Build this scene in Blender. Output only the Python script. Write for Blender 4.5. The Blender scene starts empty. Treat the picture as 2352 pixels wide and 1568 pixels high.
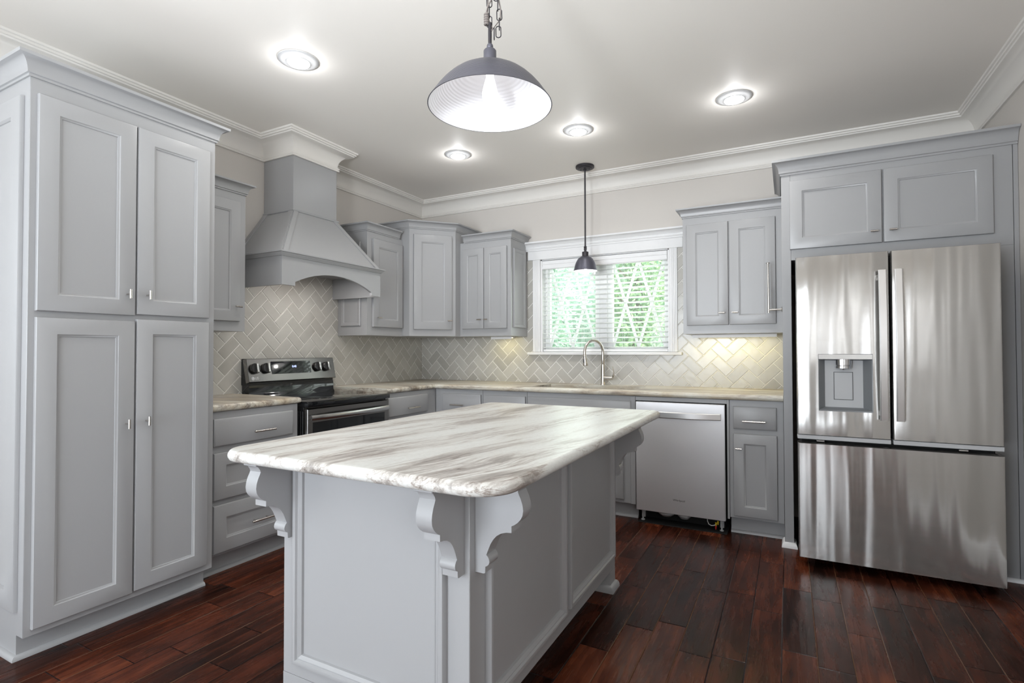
import bpy, bmesh, math, random
from mathutils import Vector, Matrix

sc = bpy.context.scene
COL = sc.collection
PI = math.pi

# ------------------------------------------------------------------ camera
cam = bpy.data.cameras.new('camera')
cam.sensor_fit = 'HORIZONTAL'
cam.sensor_width = 36.0
cam.lens = 1211.69 / 2352 * 36.0
cam.clip_start = 0.05
cam_o = bpy.data.objects.new('camera', cam)
COL.objects.link(cam_o)
_r = Vector((0.8854146, 0.4647976, -0.0020517))
_u = Vector((0.0100581, -0.0147468, 0.9998407))
_f = Vector((-0.4646933, 0.8852942, 0.0177320))
m4 = Matrix.Identity(4)
for i in range(3):
    m4[i][0], m4[i][1], m4[i][2] = _r[i], _u[i], -_f[i]
m4.translation = Vector((3.3098, -4.3265, 1.1969))
cam_o.matrix_world = m4
sc.camera = cam_o

# ------------------------------------------------------------------ world, exposure, large lights
sc.view_settings.view_transform = 'Standard'
sc.view_settings.look = 'None'
sc.view_settings.exposure = 0.56
sc.view_settings.gamma = 1.0
sc.view_settings.use_curve_mapping = False
world = bpy.data.worlds.new('sky')
sc.world = world
world.use_nodes = True
wn = world.node_tree
bg = wn.nodes['Background']
bg.inputs['Color'].default_value = (0.88, 0.96, 1.0, 1)
bg.inputs['Strength'].default_value = 2.4
sc.cycles.max_bounces = 10
sc.cycles.diffuse_bounces = 5
sc.cycles.sample_clamp_indirect = 6.0
sc.cycles.caustics_reflective = False
sc.cycles.caustics_refractive = False

def area_light(name, loc, rot, sx, sy, power, color):
    l = bpy.data.lights.new(name, 'AREA')
    l.shape = 'RECTANGLE'
    l.size, l.size_y = sx, sy
    l.energy = power
    l.color = color
    o = bpy.data.objects.new(name, l)
    o.location = loc
    o.rotation_euler = rot
    COL.objects.link(o)
    return o

RXW = 4.375
DAY = (0.86, 0.93, 1.0)
# unseen windows behind the camera: left daylight, front enlarged as fill, right one added
area_light('front_window_fill', (1.7, -6.33, 1.15), (math.radians(103), 0, 0), 1.8, 2.0, 66, (0.84, 0.91, 1.0))  # doubles as soft fill, opening enlarged to brighten the low fronts
area_light('daylight_left_window', (0.07, -4.75, 1.55), (0, math.radians(-112), 0), 1.2, 1.2, 8, DAY)
area_light('added_right_fill', (RXW - .07, -4.9, 1.55), (0, math.radians(115), 0), 1.2, 1.0, 17, (.93, .96, 1.0))  # added lamp that brightens the island's right side
# the photographer's flash, bounced off the ceiling
fl = bpy.data.lights.new('bounce_flash', 'SPOT'); fl.energy = 185; fl.spot_size = math.radians(98); fl.spot_blend = 1.0; fl.shadow_soft_size = .2; fl.color = (.92, .96, 1.0)
fl_o = bpy.data.objects.new('bounce_flash', fl); COL.objects.link(fl_o)
fl_o.location = (2.45, -4.9, 1.5)
fl_o.rotation_euler = (Vector((2.45, -4.9, 1.5)) - Vector((2.2, -2.9, 2.85))).to_track_quat('Z', 'Y').to_euler()
# sun on the garden, high over the side of the house
sun = bpy.data.lights.new('sun', 'SUN'); sun.energy = 8.5; sun.angle = 0.02; sun.color = (1.0, .96, .88)
sun_o = bpy.data.objects.new('sun', sun); COL.objects.link(sun_o)
sun_o.rotation_euler = Vector((0.70, 0.02, 0.71)).to_track_quat('Z', 'Y').to_euler()
# daylight at the sink window
area_light('daylight_sink_window', (1.9, 0.32, 1.6), (-PI / 2, 0, 0), 1.1, 0.8, 8, (0.9, 1.0, 0.93))

# ------------------------------------------------------------------ helpers
class Frame:
    """maps (u, v, n) to the room: v is up unless given"""
    def __init__(s, O, U, N, V=(0, 0, 1)):
        s.O, s.U, s.N, s.V = Vector(O), Vector(U), Vector(N), Vector(V)
    def __call__(s, u, v, n):
        return s.O + s.U * u + s.V * v + s.N * n

def FX(x):      # face looking into the room from the left wall
    return Frame((x, 0, 0), (0, 1, 0), (1, 0, 0))
def FY(y):      # face looking into the room from the back wall
    return Frame((0, y, 0), (1, 0, 0), (0, -1, 0))

def finish(bm, angle=38, recalc=True):
    if recalc:
        bmesh.ops.recalc_face_normals(bm, faces=bm.faces)
    a = math.radians(angle)
    for e in bm.edges:
        e.smooth = not (len(e.link_faces) != 2 or e.calc_face_angle(0) > a)
    for f in bm.faces:
        f.smooth = True

def obj(name, bm, mat, parent=None, angle=38, recalc=True):
    finish(bm, angle, recalc)
    me = bpy.data.meshes.new(name)
    if parent is not None:
        w = Vector((0, 0, 0)); p = parent
        while p is not None:
            w += p.location; p = p.parent
        bmesh.ops.translate(bm, verts=bm.verts, vec=-w)
    bm.to_mesh(me); bm.free()
    for m in (mat if isinstance(mat, (list, tuple)) else [mat]):
        me.materials.append(m)
    o = bpy.data.objects.new(name, me)
    COL.objects.link(o)
    if parent is not None:
        o.parent = parent
    return o

def tag(o, label, cat, group=None):
    o['label'] = label; o['category'] = cat
    if group: o['group'] = group
    return o

def thing(name, loc, label, cat, group=None):
    o = bpy.data.objects.new(name, None)
    o.empty_display_size = 0.1
    o.location = loc
    COL.objects.link(o)
    return tag(o, label, cat, group)

def struct(name, bm, mat, parent=None, angle=38):
    o = obj(name, bm, mat, parent, angle)
    if parent is None: o['kind'] = 'structure'
    return o

def box(bm, x0, x1, y0, y1, z0, z1, bev=0.0, seg=1, mi=0):
    vs = [bm.verts.new((x, y, z)) for x in (x0, x1) for y in (y0, y1) for z in (z0, z1)]
    idx = [(0, 1, 3, 2), (4, 6, 7, 5), (0, 4, 5, 1), (2, 3, 7, 6), (0, 2, 6, 4), (1, 5, 7, 3)]
    fs = [bm.faces.new([vs[i] for i in q]) for q in idx]
    for f in fs: f.material_index = mi
    if bev > 0:
        es = list({e for f in fs for e in f.edges})
        bmesh.ops.recalc_face_normals(bm, faces=fs)
        bmesh.ops.bevel(bm, geom=es, offset=bev, segments=seg, profile=0.5, affect='EDGES', material=mi)
    return bm

def fbox(bm, F, u0, u1, v0, v1, n0, n1, bev=0.0, seg=1):
    t = bmesh.new()
    box(t, u0, u1, v0, v1, n0, n1, bev, seg)
    vm = {}
    for v in t.verts: vm[v] = bm.verts.new(F(*v.co))
    for f in t.faces: bm.faces.new([vm[v] for v in f.verts])
    t.free()
    return bm

def B(*a, **k):
    return box(bmesh.new(), *a, **k)

def rings(bm, F, rs, cap0=False, cap1=True):
    """nested rectangles (u0,u1,v0,v1,n) joined into one surface"""
    prev = None; first = None
    for (u0, u1, v0, v1, n) in rs:
        cur = [bm.verts.new(F(*p, n)) for p in ((u0, v0), (u1, v0), (u1, v1), (u0, v1))]
        if prev:
            for i in range(4):
                bm.faces.new((prev[i], prev[(i + 1) % 4], cur[(i + 1) % 4], cur[i]))
        else:
            first = cur
        prev = cur
    if cap1: bm.faces.new(prev)
    if cap0: bm.faces.new(first)
    return bm

def sweep(bm, path, prof, z0, side=1, closed=False):
    """profile (out, dz) carried along a plan path with mitred corners; side 1 = out to the right"""
    P = [Vector(p) for p in path]; n = len(P)
    def nrm(a, b):
        d = (b - a).normalized(); return Vector((d.y, -d.x)) * side
    cols = []
    for i in range(n):
        if closed or 0 < i < n - 1:
            a = nrm(P[i - 1], P[i]); b = nrm(P[i], P[(i + 1) % n])
            mvec = (a + b) / (1 + a.dot(b))
        elif i == 0: mvec = nrm(P[0], P[1])
        else: mvec = nrm(P[-2], P[-1])
        cols.append([bm.verts.new((P[i].x + mvec.x * o, P[i].y + mvec.y * o, z0 + dz)) for o, dz in prof])
    m = len(prof)
    for i in range(n if closed else n - 1):
        a, b = cols[i], cols[(i + 1) % n]
        for j in range(m):
            k = (j + 1) % m
            bm.faces.new((a[j], b[j], b[k], a[k]))
    if not closed:
        bm.faces.new(cols[0]); bm.faces.new(cols[-1])
    return bm

def lathe(bm, prof, c, seg=32, axis='Z', closed=False):
    cx, cy, cz = c
    rs = []
    for r, h in prof:
        if r < 1e-6:
            ring = [None]
            co = {'Z': (cx, cy, cz + h), 'X': (cx + h, cy, cz), 'Y': (cx, cy + h, cz)}[axis]
            ring = [bm.verts.new(co)]
        else:
            ring = []
            for i in range(seg):
                a = 2 * PI * i / seg; p, q = r * math.cos(a), r * math.sin(a)
                co = {'Z': (cx + p, cy + q, cz + h), 'X': (cx + h, cy + p, cz + q), 'Y': (cx + p, cy + h, cz + q)}[axis]
                ring.append(bm.verts.new(co))
        rs.append(ring)
    pairs = list(zip(rs, rs[1:])) + ([(rs[-1], rs[0])] if closed else [])
    for a, b in pairs:
        for i in range(seg):
            j = (i + 1) % seg
            if len(a) == 1 and len(b) == 1: continue
            if len(a) == 1: bm.faces.new((a[0], b[j], b[i]))
            elif len(b) == 1: bm.faces.new((a[i], a[j], b[0]))
            else: bm.faces.new((a[i], a[j], b[j], b[i]))
    return bm

def tube(bm, pts, r, seg=10, caps=True, sx=1.0, sy=1.0, up=None, closed=False):
    P = [Vector(p) for p in pts]; n = len(P); prev = None; loops = []
    ref = Vector(up) if up else None
    for i in range(n):
        if closed: t = (P[(i + 1) % n] - P[i - 1]).normalized()
        else: t = (P[min(i + 1, n - 1)] - P[max(i - 1, 0)]).normalized()
        if prev is None:
            g = ref if ref else (Vector((0, 0, 1)) if abs(t.z) < .9 else Vector((1, 0, 0)))
            a = (g - t * g.dot(t)).normalized()
        else:
            a = (prev - t * prev.dot(t)).normalized()
        prev = a; b = t.cross(a)
        rr = r[i] if isinstance(r, (list, tuple)) else r
        loops.append([bm.verts.new(P[i] + a * (rr * sx * math.cos(2 * PI * k / seg)) + b * (rr * sy * math.sin(2 * PI * k / seg))) for k in range(seg)])
    for i in range(n if closed else n - 1):
        A, Bq = loops[i], loops[(i + 1) % n]
        for k in range(seg):
            bm.faces.new((A[k], A[(k + 1) % seg], Bq[(k + 1) % seg], Bq[k]))
    if caps and not closed:
        bm.faces.new(loops[0]); bm.faces.new(loops[-1])
    return bm

def prism(bm, pts, F, n0, n1, bev=0.0):
    """polygon (u,v) pushed from n0 to n1 in a frame"""
    a = [bm.verts.new(F(u, v, n0)) for u, v in pts]
    b = [bm.verts.new(F(u, v, n1)) for u, v in pts]
    k = len(pts)
    bm.faces.new(a); bm.faces.new(b)
    for i in range(k):
        bm.faces.new((a[i], a[(i + 1) % k], b[(i + 1) % k], b[i]))
    return bm

def text(name, s, size, loc, rot, mat, parent, extrude=0.0004, align='CENTER', sx=1.0):
    cu = bpy.data.curves.new(name, 'FONT')
    cu.body = s; cu.size = size; cu.extrude = extrude
    cu.align_x = align; cu.align_y = 'CENTER'
    cu.materials.append(mat)
    tmp = bpy.data.objects.new(name, cu)
    COL.objects.link(tmp)
    dg = bpy.context.evaluated_depsgraph_get()
    me = bpy.data.meshes.new_from_object(tmp.evaluated_get(dg))
    bpy.data.objects.remove(tmp)
    me.name = name
    if not me.materials: me.materials.append(mat)
    o = bpy.data.objects.new(name, me)
    w = Vector((0, 0, 0)); p = parent
    while p is not None:
        w += p.location; p = p.parent
    o.location = Vector(loc) - w
    o.rotation_euler = rot
    o.scale = (sx, 1, 1)
    o.parent = parent
    COL.objects.link(o)
    return o

# ------------------------------------------------------------------ materials
def mat(name, col, rough=0.5, metal=0.0, coat=0.0, emis=None, estr=0.0, aniso=0.0, spec=None):
    m = bpy.data.materials.new(name); m.use_nodes = True
    b = m.node_tree.nodes['Principled BSDF']
    b.inputs['Base Color'].default_value = (*col, 1)
    b.inputs['Roughness'].default_value = rough
    b.inputs['Metallic'].default_value = metal
    b.inputs['Coat Weight'].default_value = coat
    b.inputs['Anisotropic'].default_value = aniso
    if spec is not None: b.inputs['Specular IOR Level'].default_value = spec
    if emis:
        b.inputs['Emission Color'].default_value = (*emis, 1)
        b.inputs['Emission Strength'].default_value = estr
    return m

def nd(m, t, **kw):
    n = m.node_tree.nodes.new(t)
    for k, v in kw.items(): setattr(n, k, v)
    return n
def lk(m, a, b): m.node_tree.links.new(a, b)
def pb(m): return m.node_tree.nodes['Principled BSDF']

def mth(m, op, a, b=None, clamp=False):
    n = nd(m, 'ShaderNodeMath', operation=op); n.use_clamp = clamp
    for i, v in enumerate((a, b)):
        if v is None: continue
        if isinstance(v, (int, float)): n.inputs[i].default_value = v
        else: lk(m, v, n.inputs[i])
    return n.outputs[0]

def objco(m, scale=(1, 1, 1), rot=(0, 0, 0)):
    tc = nd(m, 'ShaderNodeTexCoord'); mp = nd(m, 'ShaderNodeMapping')
    mp.inputs['Scale'].default_value = scale; mp.inputs['Rotation'].default_value = rot
    lk(m, tc.outputs['Object'], mp.inputs['Vector'])
    return mp.outputs['Vector']

def noise(m, vec, scale, detail=2, rough=0.5, dist=0.0):
    n = nd(m, 'ShaderNodeTexNoise')
    n.inputs['Scale'].default_value = scale; n.inputs['Detail'].default_value = detail
    n.inputs['Roughness'].default_value = rough; n.inputs['Distortion'].default_value = dist
    lk(m, vec, n.inputs['Vector'])
    return n.outputs['Fac']

def ramp(m, fac, stops, interp='LINEAR'):
    n = nd(m, 'ShaderNodeValToRGB'); cr = n.color_ramp; cr.interpolation = interp
    while len(cr.elements) < len(stops): cr.elements.new(0.5)
    for e, (p, c) in zip(cr.elements, stops):
        e.position = p; e.color = (*c, 1) if len(c) == 3 else c
    lk(m, fac, n.inputs['Fac'])
    return n.outputs['Color']

def mixc(m, fac, a, b, mode='MIX'):
    n = nd(m, 'ShaderNodeMix', data_type='RGBA', blend_type=mode)
    for s, v in ((0, fac), (6, a), (7, b)):
        if isinstance(v, (int, float)): n.inputs[s].default_value = v
        elif isinstance(v, tuple): n.inputs[s].default_value = (*v, 1)
        else: lk(m, v, n.inputs[s])
    return n.outputs[2]

def bump(m, h, strength=0.3, dist=0.01):
    n = nd(m, 'ShaderNodeBump')
    n.inputs['Strength'].default_value = strength; n.inputs['Distance'].default_value = dist
    lk(m, h, n.inputs['Height']); lk(m, n.outputs['Normal'], pb(m).inputs['Normal'])

M = {}
M['paint'] = mat('grey_cabinet_paint', (0.36, 0.362, 0.368), 0.34)
bump(M['paint'], noise(M['paint'], objco(M['paint'], (1, 1, .35)), 60, 3), 0.05, 0.003)
M['wall'] = mat('wall_paint', (0.62, 0.585, 0.545), 0.6)
bump(M['wall'], noise(M['wall'], objco(M['wall']), 90, 2), 0.04, 0.002)
M['ceil'] = mat('ceiling_paint', (0.86, 0.825, 0.775), 0.6)
M['cove'] = mat('crown_paint', (0.76, 0.735, 0.695), 0.45)
M['white'] = mat('white_trim_paint', (0.82, 0.82, 0.82), 0.35)
M['blind'] = mat('white_blind_slat', (0.85, 0.85, 0.85), 0.4)
def translucent(m, k, c):
    tl = nd(m, 'ShaderNodeBsdfTranslucent'); tl.inputs['Color'].default_value = (*c, 1)
    mx = nd(m, 'ShaderNodeMixShader'); mx.inputs[0].default_value = k
    out = [n for n in m.node_tree.nodes if n.type == 'OUTPUT_MATERIAL'][0]
    lk(m, pb(m).outputs[0], mx.inputs[1]); lk(m, tl.outputs[0], mx.inputs[2]); lk(m, mx.outputs[0], out.inputs['Surface'])
M['slat'] = mat('white_blind_slat_vinyl', (0.92, 0.92, 0.92), 0.4)
translucent(M['slat'], .45, (.95, .97, .95))
M['chrome'] = mat('chrome', (0.75, 0.75, 0.76), 0.12, 1.0)
M['nickel'] = mat('brushed_nickel', (0.62, 0.59, 0.55), 0.27, 1.0)
M['black'] = mat('black_enamel', (0.012, 0.012, 0.013), 0.25)
M['dark'] = mat('dark_grey_plastic', (0.035, 0.036, 0.038), 0.4)
M['void'] = mat('black_shadow_gap', (0.006, 0.006, 0.006), 0.8)
M['glassblack'] = mat('black_ceramic_glass', (0.008, 0.009, 0.010), 0.04, coat=0.3)
M['greyplastic'] = mat('grey_dispenser_plastic', (0.50, 0.51, 0.52), 0.35)
M['darkplastic'] = mat('dark_dispenser_wall', (0.20, 0.21, 0.22), 0.3)
M['bronze'] = mat('oil_rubbed_bronze', (0.045, 0.042, 0.048), 0.42, 0.6)
M['gunmetal'] = mat('dark_gunmetal_shade', (0.10, 0.10, 0.125), 0.38, 0.6)
M['fitting'] = mat('dark_steel_fitting', (0.11, 0.11, 0.135), 0.38, 0.6)
M['shadein'] = mat('white_shade_lining', (0.86, 0.86, 0.88), 0.4)
M['bulb'] = mat('lit_bulb', (1, 1, 1), 0.3, emis=(1.0, 0.98, 1.0), estr=1.7)
M['lens'] = mat('lit_downlight_lens', (1, 1, 1), 0.3, emis=(0.93, 0.97, 1.0), estr=12)
M['trimring'] = mat('white_downlight_trim', (0.62, 0.62, 0.62), 0.4)
M['warmled'] = mat('lit_warm_led', (1, 1, 1), 0.3, emis=(1.0, 0.86, 0.45), estr=6)
M['led'] = mat('blue_display_digits', (0.1, 0.1, 0.3), 0.4, emis=(0.45, 0.55, 1.0), estr=1.6)
M['logo_w'] = mat('pale_logo', (0.75, 0.75, 0.76), 0.4)
M['logo_d'] = mat('dark_logo', (0.03, 0.03, 0.04), 0.4)
M['cord'] = mat('grey_cord', (0.16, 0.14, 0.13), 0.6)
M['wirewhite'] = mat('white_wire', (0.7, 0.7, 0.7), 0.5)
M['yellow'] = mat('yellow_wire_nut', (0.75, 0.55, 0.03), 0.5)
M['red'] = mat('red_wire_nut', (0.45, 0.02, 0.015), 0.5)
M['grout'] = mat('pale_grout', (0.80, 0.79, 0.75), 0.8)
M['pane'] = mat('window_glass', (1, 1, 1), 0.02)

def steel(name, col, rough, grain=(400, 400, 3), wav=None, an=0.0):
    m = mat(name, col, rough, 1.0)
    tc = objco(m, grain)
    g = noise(m, tc, 1.0, 2)
    if an:
        pb(m).inputs['Anisotropic'].default_value = an
        tg = nd(m, 'ShaderNodeTangent', direction_type='RADIAL', axis='Z')
        lk(m, tg.outputs[0], pb(m).inputs['Tangent'])
    r = mth(m, 'ADD', mth(m, 'MULTIPLY', g, 0.10), rough - 0.05)
    lk(m, r, pb(m).inputs['Roughness'])
    if wav:
        sc_, st, di = wav
        w = noise(m, objco(m, sc_), 1.0, 1.5, 0.45)
        bump(m, w, st, di)
    return m
M['steel'] = steel('stainless_steel', (0.60, 0.595, 0.585), 0.24, (4, 4, 500))
M['fridge'] = steel('wavy_stainless_steel', (0.50, 0.485, 0.465), 0.16, (4, 4, 500), ((9, 9, 0.6), 0.75, 0.030), .93)
pb(M['fridge']).inputs['Metallic'].default_value = 0.86
M['satin'] = mat('satin_steel_handle', (0.74, 0.73, 0.72), 0.30, 1.0)
M['blacksteel'] = steel('black_stainless_steel', (0.27, 0.26, 0.25), 0.22, (4, 500, 4))
M['dwsteel'] = steel('cool_stainless_steel', (0.74, 0.74, 0.76), 0.42, (4, 4, 500), ((5, 5, .35), 0.3, 0.02), .8)
pb(M['dwsteel']).inputs['Metallic'].default_value = 0.45

def window_glass(m, haze):
    b = pb(m)
    tr = nd(m, 'ShaderNodeBsdfTransparent'); gl = nd(m, 'ShaderNodeBsdfGlossy'); gl.inputs['Roughness'].default_value = 0.02
    # white haze mixed into the glass to pale the view
    tl = nd(m, 'ShaderNodeBsdfTranslucent'); tl.inputs['Color'].default_value = (.93, 1, .96, 1)
    hz = nd(m, 'ShaderNodeMixShader'); hz.inputs[0].default_value = haze
    lk(m, tr.outputs[0], hz.inputs[1]); lk(m, tl.outputs[0], hz.inputs[2])
    tr = hz
    fr = nd(m, 'ShaderNodeFresnel'); fr.inputs['IOR'].default_value = 1.3
    mx = nd(m, 'ShaderNodeMixShader')
    lk(m, fr.outputs[0], mx.inputs[0]); lk(m, tr.outputs[0], mx.inputs[1]); lk(m, gl.outputs[0], mx.inputs[2])
    out = [n for n in m.node_tree.nodes if n.type == 'OUTPUT_MATERIAL'][0]
    lk(m, mx.outputs[0], out.inputs['Surface'])
M['pane_hazy'] = mat('hazy_window_glass', (1, 1, 1), 0.02)
window_glass(M['pane'], .025)
window_glass(M['pane_hazy'], .05)

def marble(name, rot, warm=0.0):
    m = mat(name, (.8, .79, .76), 0.34)
    tc = nd(m, 'ShaderNodeTexCoord'); mp = nd(m, 'ShaderNodeMapping')
    mp.inputs['Rotation'].default_value = (0, 0, rot)
    lk(m, tc.outputs['Object'], mp.inputs['Vector'])
    def st(s):
        q = nd(m, 'ShaderNodeMapping'); q.inputs['Scale'].default_value = s
        lk(m, mp.outputs['Vector'], q.inputs['Vector']); return q.outputs['Vector']
    # slow sideways drift so the streaks wander
    dr = nd(m, 'ShaderNodeTexNoise'); dr.inputs['Scale'].default_value = 1.6; dr.inputs['Detail'].default_value = 2
    lk(m, mp.outputs['Vector'], dr.inputs['Vector'])
    wv = nd(m, 'ShaderNodeVectorMath', operation='MULTIPLY_ADD')
    lk(m, dr.outputs['Color'], wv.inputs[0]); wv.inputs[1].default_value = (.16, .16, 0); lk(m, mp.outputs['Vector'], wv.inputs[2])
    def sw(sc_):
        q = nd(m, 'ShaderNodeMapping'); q.inputs['Scale'].default_value = sc_
        lk(m, wv.outputs[0], q.inputs['Vector']); return q.outputs['Vector']
    broad = noise(m, sw((8.0, 0.9, 8.0)), 1.0, 2, 0.5, 0.3)
    band = noise(m, sw((21, 2.3, 21)), 1.0, 9, 0.72, 0.5)
    fibre = noise(m, sw((120, 9, 120)), 1.0, 4, 0.7, 0.2)
    vein = noise(m, sw((15, 1.1, 15)), 1.0, 6, 0.62, 0.5)
    grain = noise(m, st((170, 60, 170)), 1.0, 3, 0.7)
    t = mth(m, 'ADD', mth(m, 'ADD', mth(m, 'MULTIPLY', broad, 0.34), mth(m, 'MULTIPLY', band, 0.50)), mth(m, 'MULTIPLY', fibre, 0.16))
    k = 0.025 * warm
    base = ramp(m, t, [(0.36 + k, (0.235, 0.215, 0.195)), (0.42 + k, (0.37, 0.342, 0.315)), (0.455 + k, (0.51, 0.482, 0.45)), (0.482 + k, (0.62, 0.605, 0.57)), (0.515 + k, (0.69, 0.69, 0.66)), (0.60, (0.72, 0.73, 0.705))])
    d = mth(m, 'ABSOLUTE', mth(m, 'SUBTRACT', vein, 0.5))
    line = ramp(m, d, [(0.0, (0.40, 0.33, 0.30)), (0.006, (0.66, 0.60, 0.56)), (0.020, (1, 1, 1))])
    gate = ramp(m, broad, [(0.46, (1, 1, 1)), (0.58, (0.12, 0.12, 0.12))])
    col = mixc(m, mth(m, 'MULTIPLY', gate, 0.8), base, mixc(m, 1.0, base, line, 'MULTIPLY'))
    gr = ramp(m, grain, [(0.35, (0.80, 0.79, 0.78)), (0.6, (1, 1, 1))])
    col = mixc(m, 0.45, col, mixc(m, 1.0, col, gr, 'MULTIPLY'))
    if warm:
        wm = ramp(m, noise(m, st((9, 3, 9)), 1.0, 4, .6, .5), [(0.42, (1, .97, .88)), (0.68, (0.78, 0.65, 0.47))])
        col = mixc(m, 0.85, col, mixc(m, 1.0, col, wm, 'MULTIPLY'))
    lk(m, col, pb(m).inputs['Base Color'])
    return m
M['marble'] = marble('island_marble', math.radians(10))
M['marble_l'] = marble('counter_marble_left', math.radians(68), 1.0)
M['marble_b'] = marble('counter_marble', math.radians(82), 1.0)

def floor_mat():
    m = mat('dark_hardwood_planks', (0.08, 0.02, 0.012), 0.22, spec=0.14)
    tc = nd(m, 'ShaderNodeTexCoord'); sp = nd(m, 'ShaderNodeSeparateXYZ')
    lk(m, tc.outputs['Object'], sp.inputs[0])
    W = 0.1222
    xs = mth(m, 'DIVIDE', mth(m, 'ADD', sp.outputs['X'], 10 * W - 3.273 + 17 * W), W)
    col_i = mth(m, 'FLOOR', xs); fx = mth(m, 'FRACT', xs)
    wn1 = nd(m, 'ShaderNodeTexWhiteNoise', noise_dimensions='1D'); lk(m, col_i, wn1.inputs['W'])
    ys = mth(m, 'ADD', mth(m, 'DIVIDE', sp.outputs['Y'], 0.62), mth(m, 'MULTIPLY', wn1.outputs['Value'], 37.0))
    row_i = mth(m, 'FLOOR', ys); fy = mth(m, 'FRACT', ys)
    cb = nd(m, 'ShaderNodeCombineXYZ'); lk(m, col_i, cb.inputs[0]); lk(m, row_i, cb.inputs[1])
    wn2 = nd(m, 'ShaderNodeTexWhiteNoise', noise_dimensions='2D'); lk(m, cb.outputs[0], wn2.inputs['Vector'])
    # each plank slides the grain by its own amount
    off = nd(m, 'ShaderNodeVectorMath', operation='MULTIPLY_ADD')
    lk(m, wn2.outputs['Color'], off.inputs[0]); off.inputs[1].default_value = (7, 7, 0); lk(m, tc.outputs['Object'], off.inputs[2])
    mp = nd(m, 'ShaderNodeMapping'); mp.inputs['Scale'].default_value = (26, 2.6, 1); lk(m, off.outputs[0], mp.inputs['Vector'])
    grain = noise(m, mp.outputs['Vector'], 1.0, 6, 0.62, 0.5)
    mp2 = nd(m, 'ShaderNodeMapping'); mp2.inputs['Scale'].default_value = (7, 3.2, 1); lk(m, off.outputs[0], mp2.inputs['Vector'])
    blot = noise(m, mp2.outputs['Vector'], 1.0, 3, 0.55, 0.5)
    v = mth(m, 'ADD', mth(m, 'MULTIPLY', grain, 0.55), mth(m, 'MULTIPLY', blot, 0.45))
    v = mth(m, 'ADD', v, mth(m, 'MULTIPLY', mth(m, 'SUBTRACT', wn2.outputs['Value'], 0.5), 0.22))
    c = ramp(m, v, [(0.30, (0.010, 0.004, 0.0028)), (0.45, (0.036, 0.0098, 0.0052)), (0.57, (0.072, 0.0175, 0.0080)), (0.72, (0.15, 0.040, 0.016))])
    ex = mth(m, 'MINIMUM', fx, mth(m, 'SUBTRACT', 1.0, fx))
    ey = mth(m, 'MULTIPLY', mth(m, 'MINIMUM', fy, mth(m, 'SUBTRACT', 1.0, fy)), 0.62 / W)
    e = mth(m, 'MINIMUM', ex, ey)
    seam = ramp(m, e, [(0.010, (0.06, 0.025, 0.015)), (0.022, (1, 1, 1))])
    c = mixc(m, 1.0, c, seam, 'MULTIPLY')
    # some long joints show raw lighter wood
    wn3 = nd(m, 'ShaderNodeTexWhiteNoise', noise_dimensions='1D'); lk(m, mth(m, 'ADD', mth(m, 'FLOOR', mth(m, 'ADD', xs, 0.5)), 91.3), wn3.inputs['W'])
    raw = mth(m, 'MULTIPLY', mth(m, 'GREATER_THAN', wn3.outputs['Value'], 0.45), mth(m, 'LESS_THAN', ex, 0.014))
    c = mixc(m, mth(m, 'MULTIPLY', raw, 0.75), c, (0.16, 0.075, 0.038))
    # fine scratches and specks
    mp3 = nd(m, 'ShaderNodeMapping'); mp3.inputs['Scale'].default_value = (60, 9, 1); mp3.inputs['Rotation'].default_value = (0, 0, .5); lk(m, tc.outputs['Object'], mp3.inputs['Vector'])
    scr = ramp(m, noise(m, mp3.outputs['Vector'], 1.0, 2, .5), [(0.76, (0, 0, 0)), (0.775, (1, 1, 1))])
    c = mixc(m, mth(m, 'MULTIPLY', scr, 0.22), c, (0.22, 0.12, 0.08))
    lk(m, c, pb(m).inputs['Base Color'])
    mp4 = nd(m, 'ShaderNodeMapping'); mp4.inputs['Scale'].default_value = (42, 5.0, 1); lk(m, off.outputs[0], mp4.inputs['Vector'])
    hand = noise(m, mp4.outputs['Vector'], 1.0, 2, .5)
    groove = ramp(m, e, [(0.0, (0, 0, 0)), (0.03, (1, 1, 1))])
    h = mth(m, 'ADD', mth(m, 'MULTIPLY', hand, 0.55), mth(m, 'MULTIPLY', groove, 0.45))
    bump(m, h, 0.75, 0.004)
    lk(m, mth(m, 'ADD', mth(m, 'MULTIPLY', grain, 0.25), 0.14), pb(m).inputs['Roughness'])
    return m
M['floor'] = floor_mat()

def tile_mat():
    m = mat('glazed_grey_tile', (0.50, 0.49, 0.46), 0.2)
    at = nd(m, 'ShaderNodeAttribute', attribute_name='tile_tone')
    n1 = noise(m, objco(m), 14, 3)
    f = mth(m, 'ADD', mth(m, 'MULTIPLY', at.outputs['Fac'], 0.55), mth(m, 'MULTIPLY', n1, 0.45))
    c = ramp(m, f, [(0.15, (0.44, 0.425, 0.39)), (0.5, (0.51, 0.495, 0.458)), (0.85, (0.57, 0.558, 0.52))])
    lk(m, c, pb(m).inputs['Base Color'])
    bump(m, noise(m, objco(m), 22, 2), 0.13, 0.006)
    return m
M['tile'] = tile_mat()

def shade_mat():
    m = M['gunmetal']
    w = nd(m, 'ShaderNodeTexWave', wave_type='BANDS', bands_direction='Z'); w.inputs['Scale'].default_value = 60
    lk(m, objco(m), w.inputs['Vector'])
    bump(m, w.outputs['Fac'], 0.25, 0.002)
    m = M['shadein']
    w = nd(m, 'ShaderNodeTexWave', wave_type='BANDS', bands_direction='Z'); w.inputs['Scale'].default_value = 45
    lk(m, objco(m), w.inputs['Vector'])
    bump(m, w.outputs['Fac'], 0.35, 0.003)
shade_mat()

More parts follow.
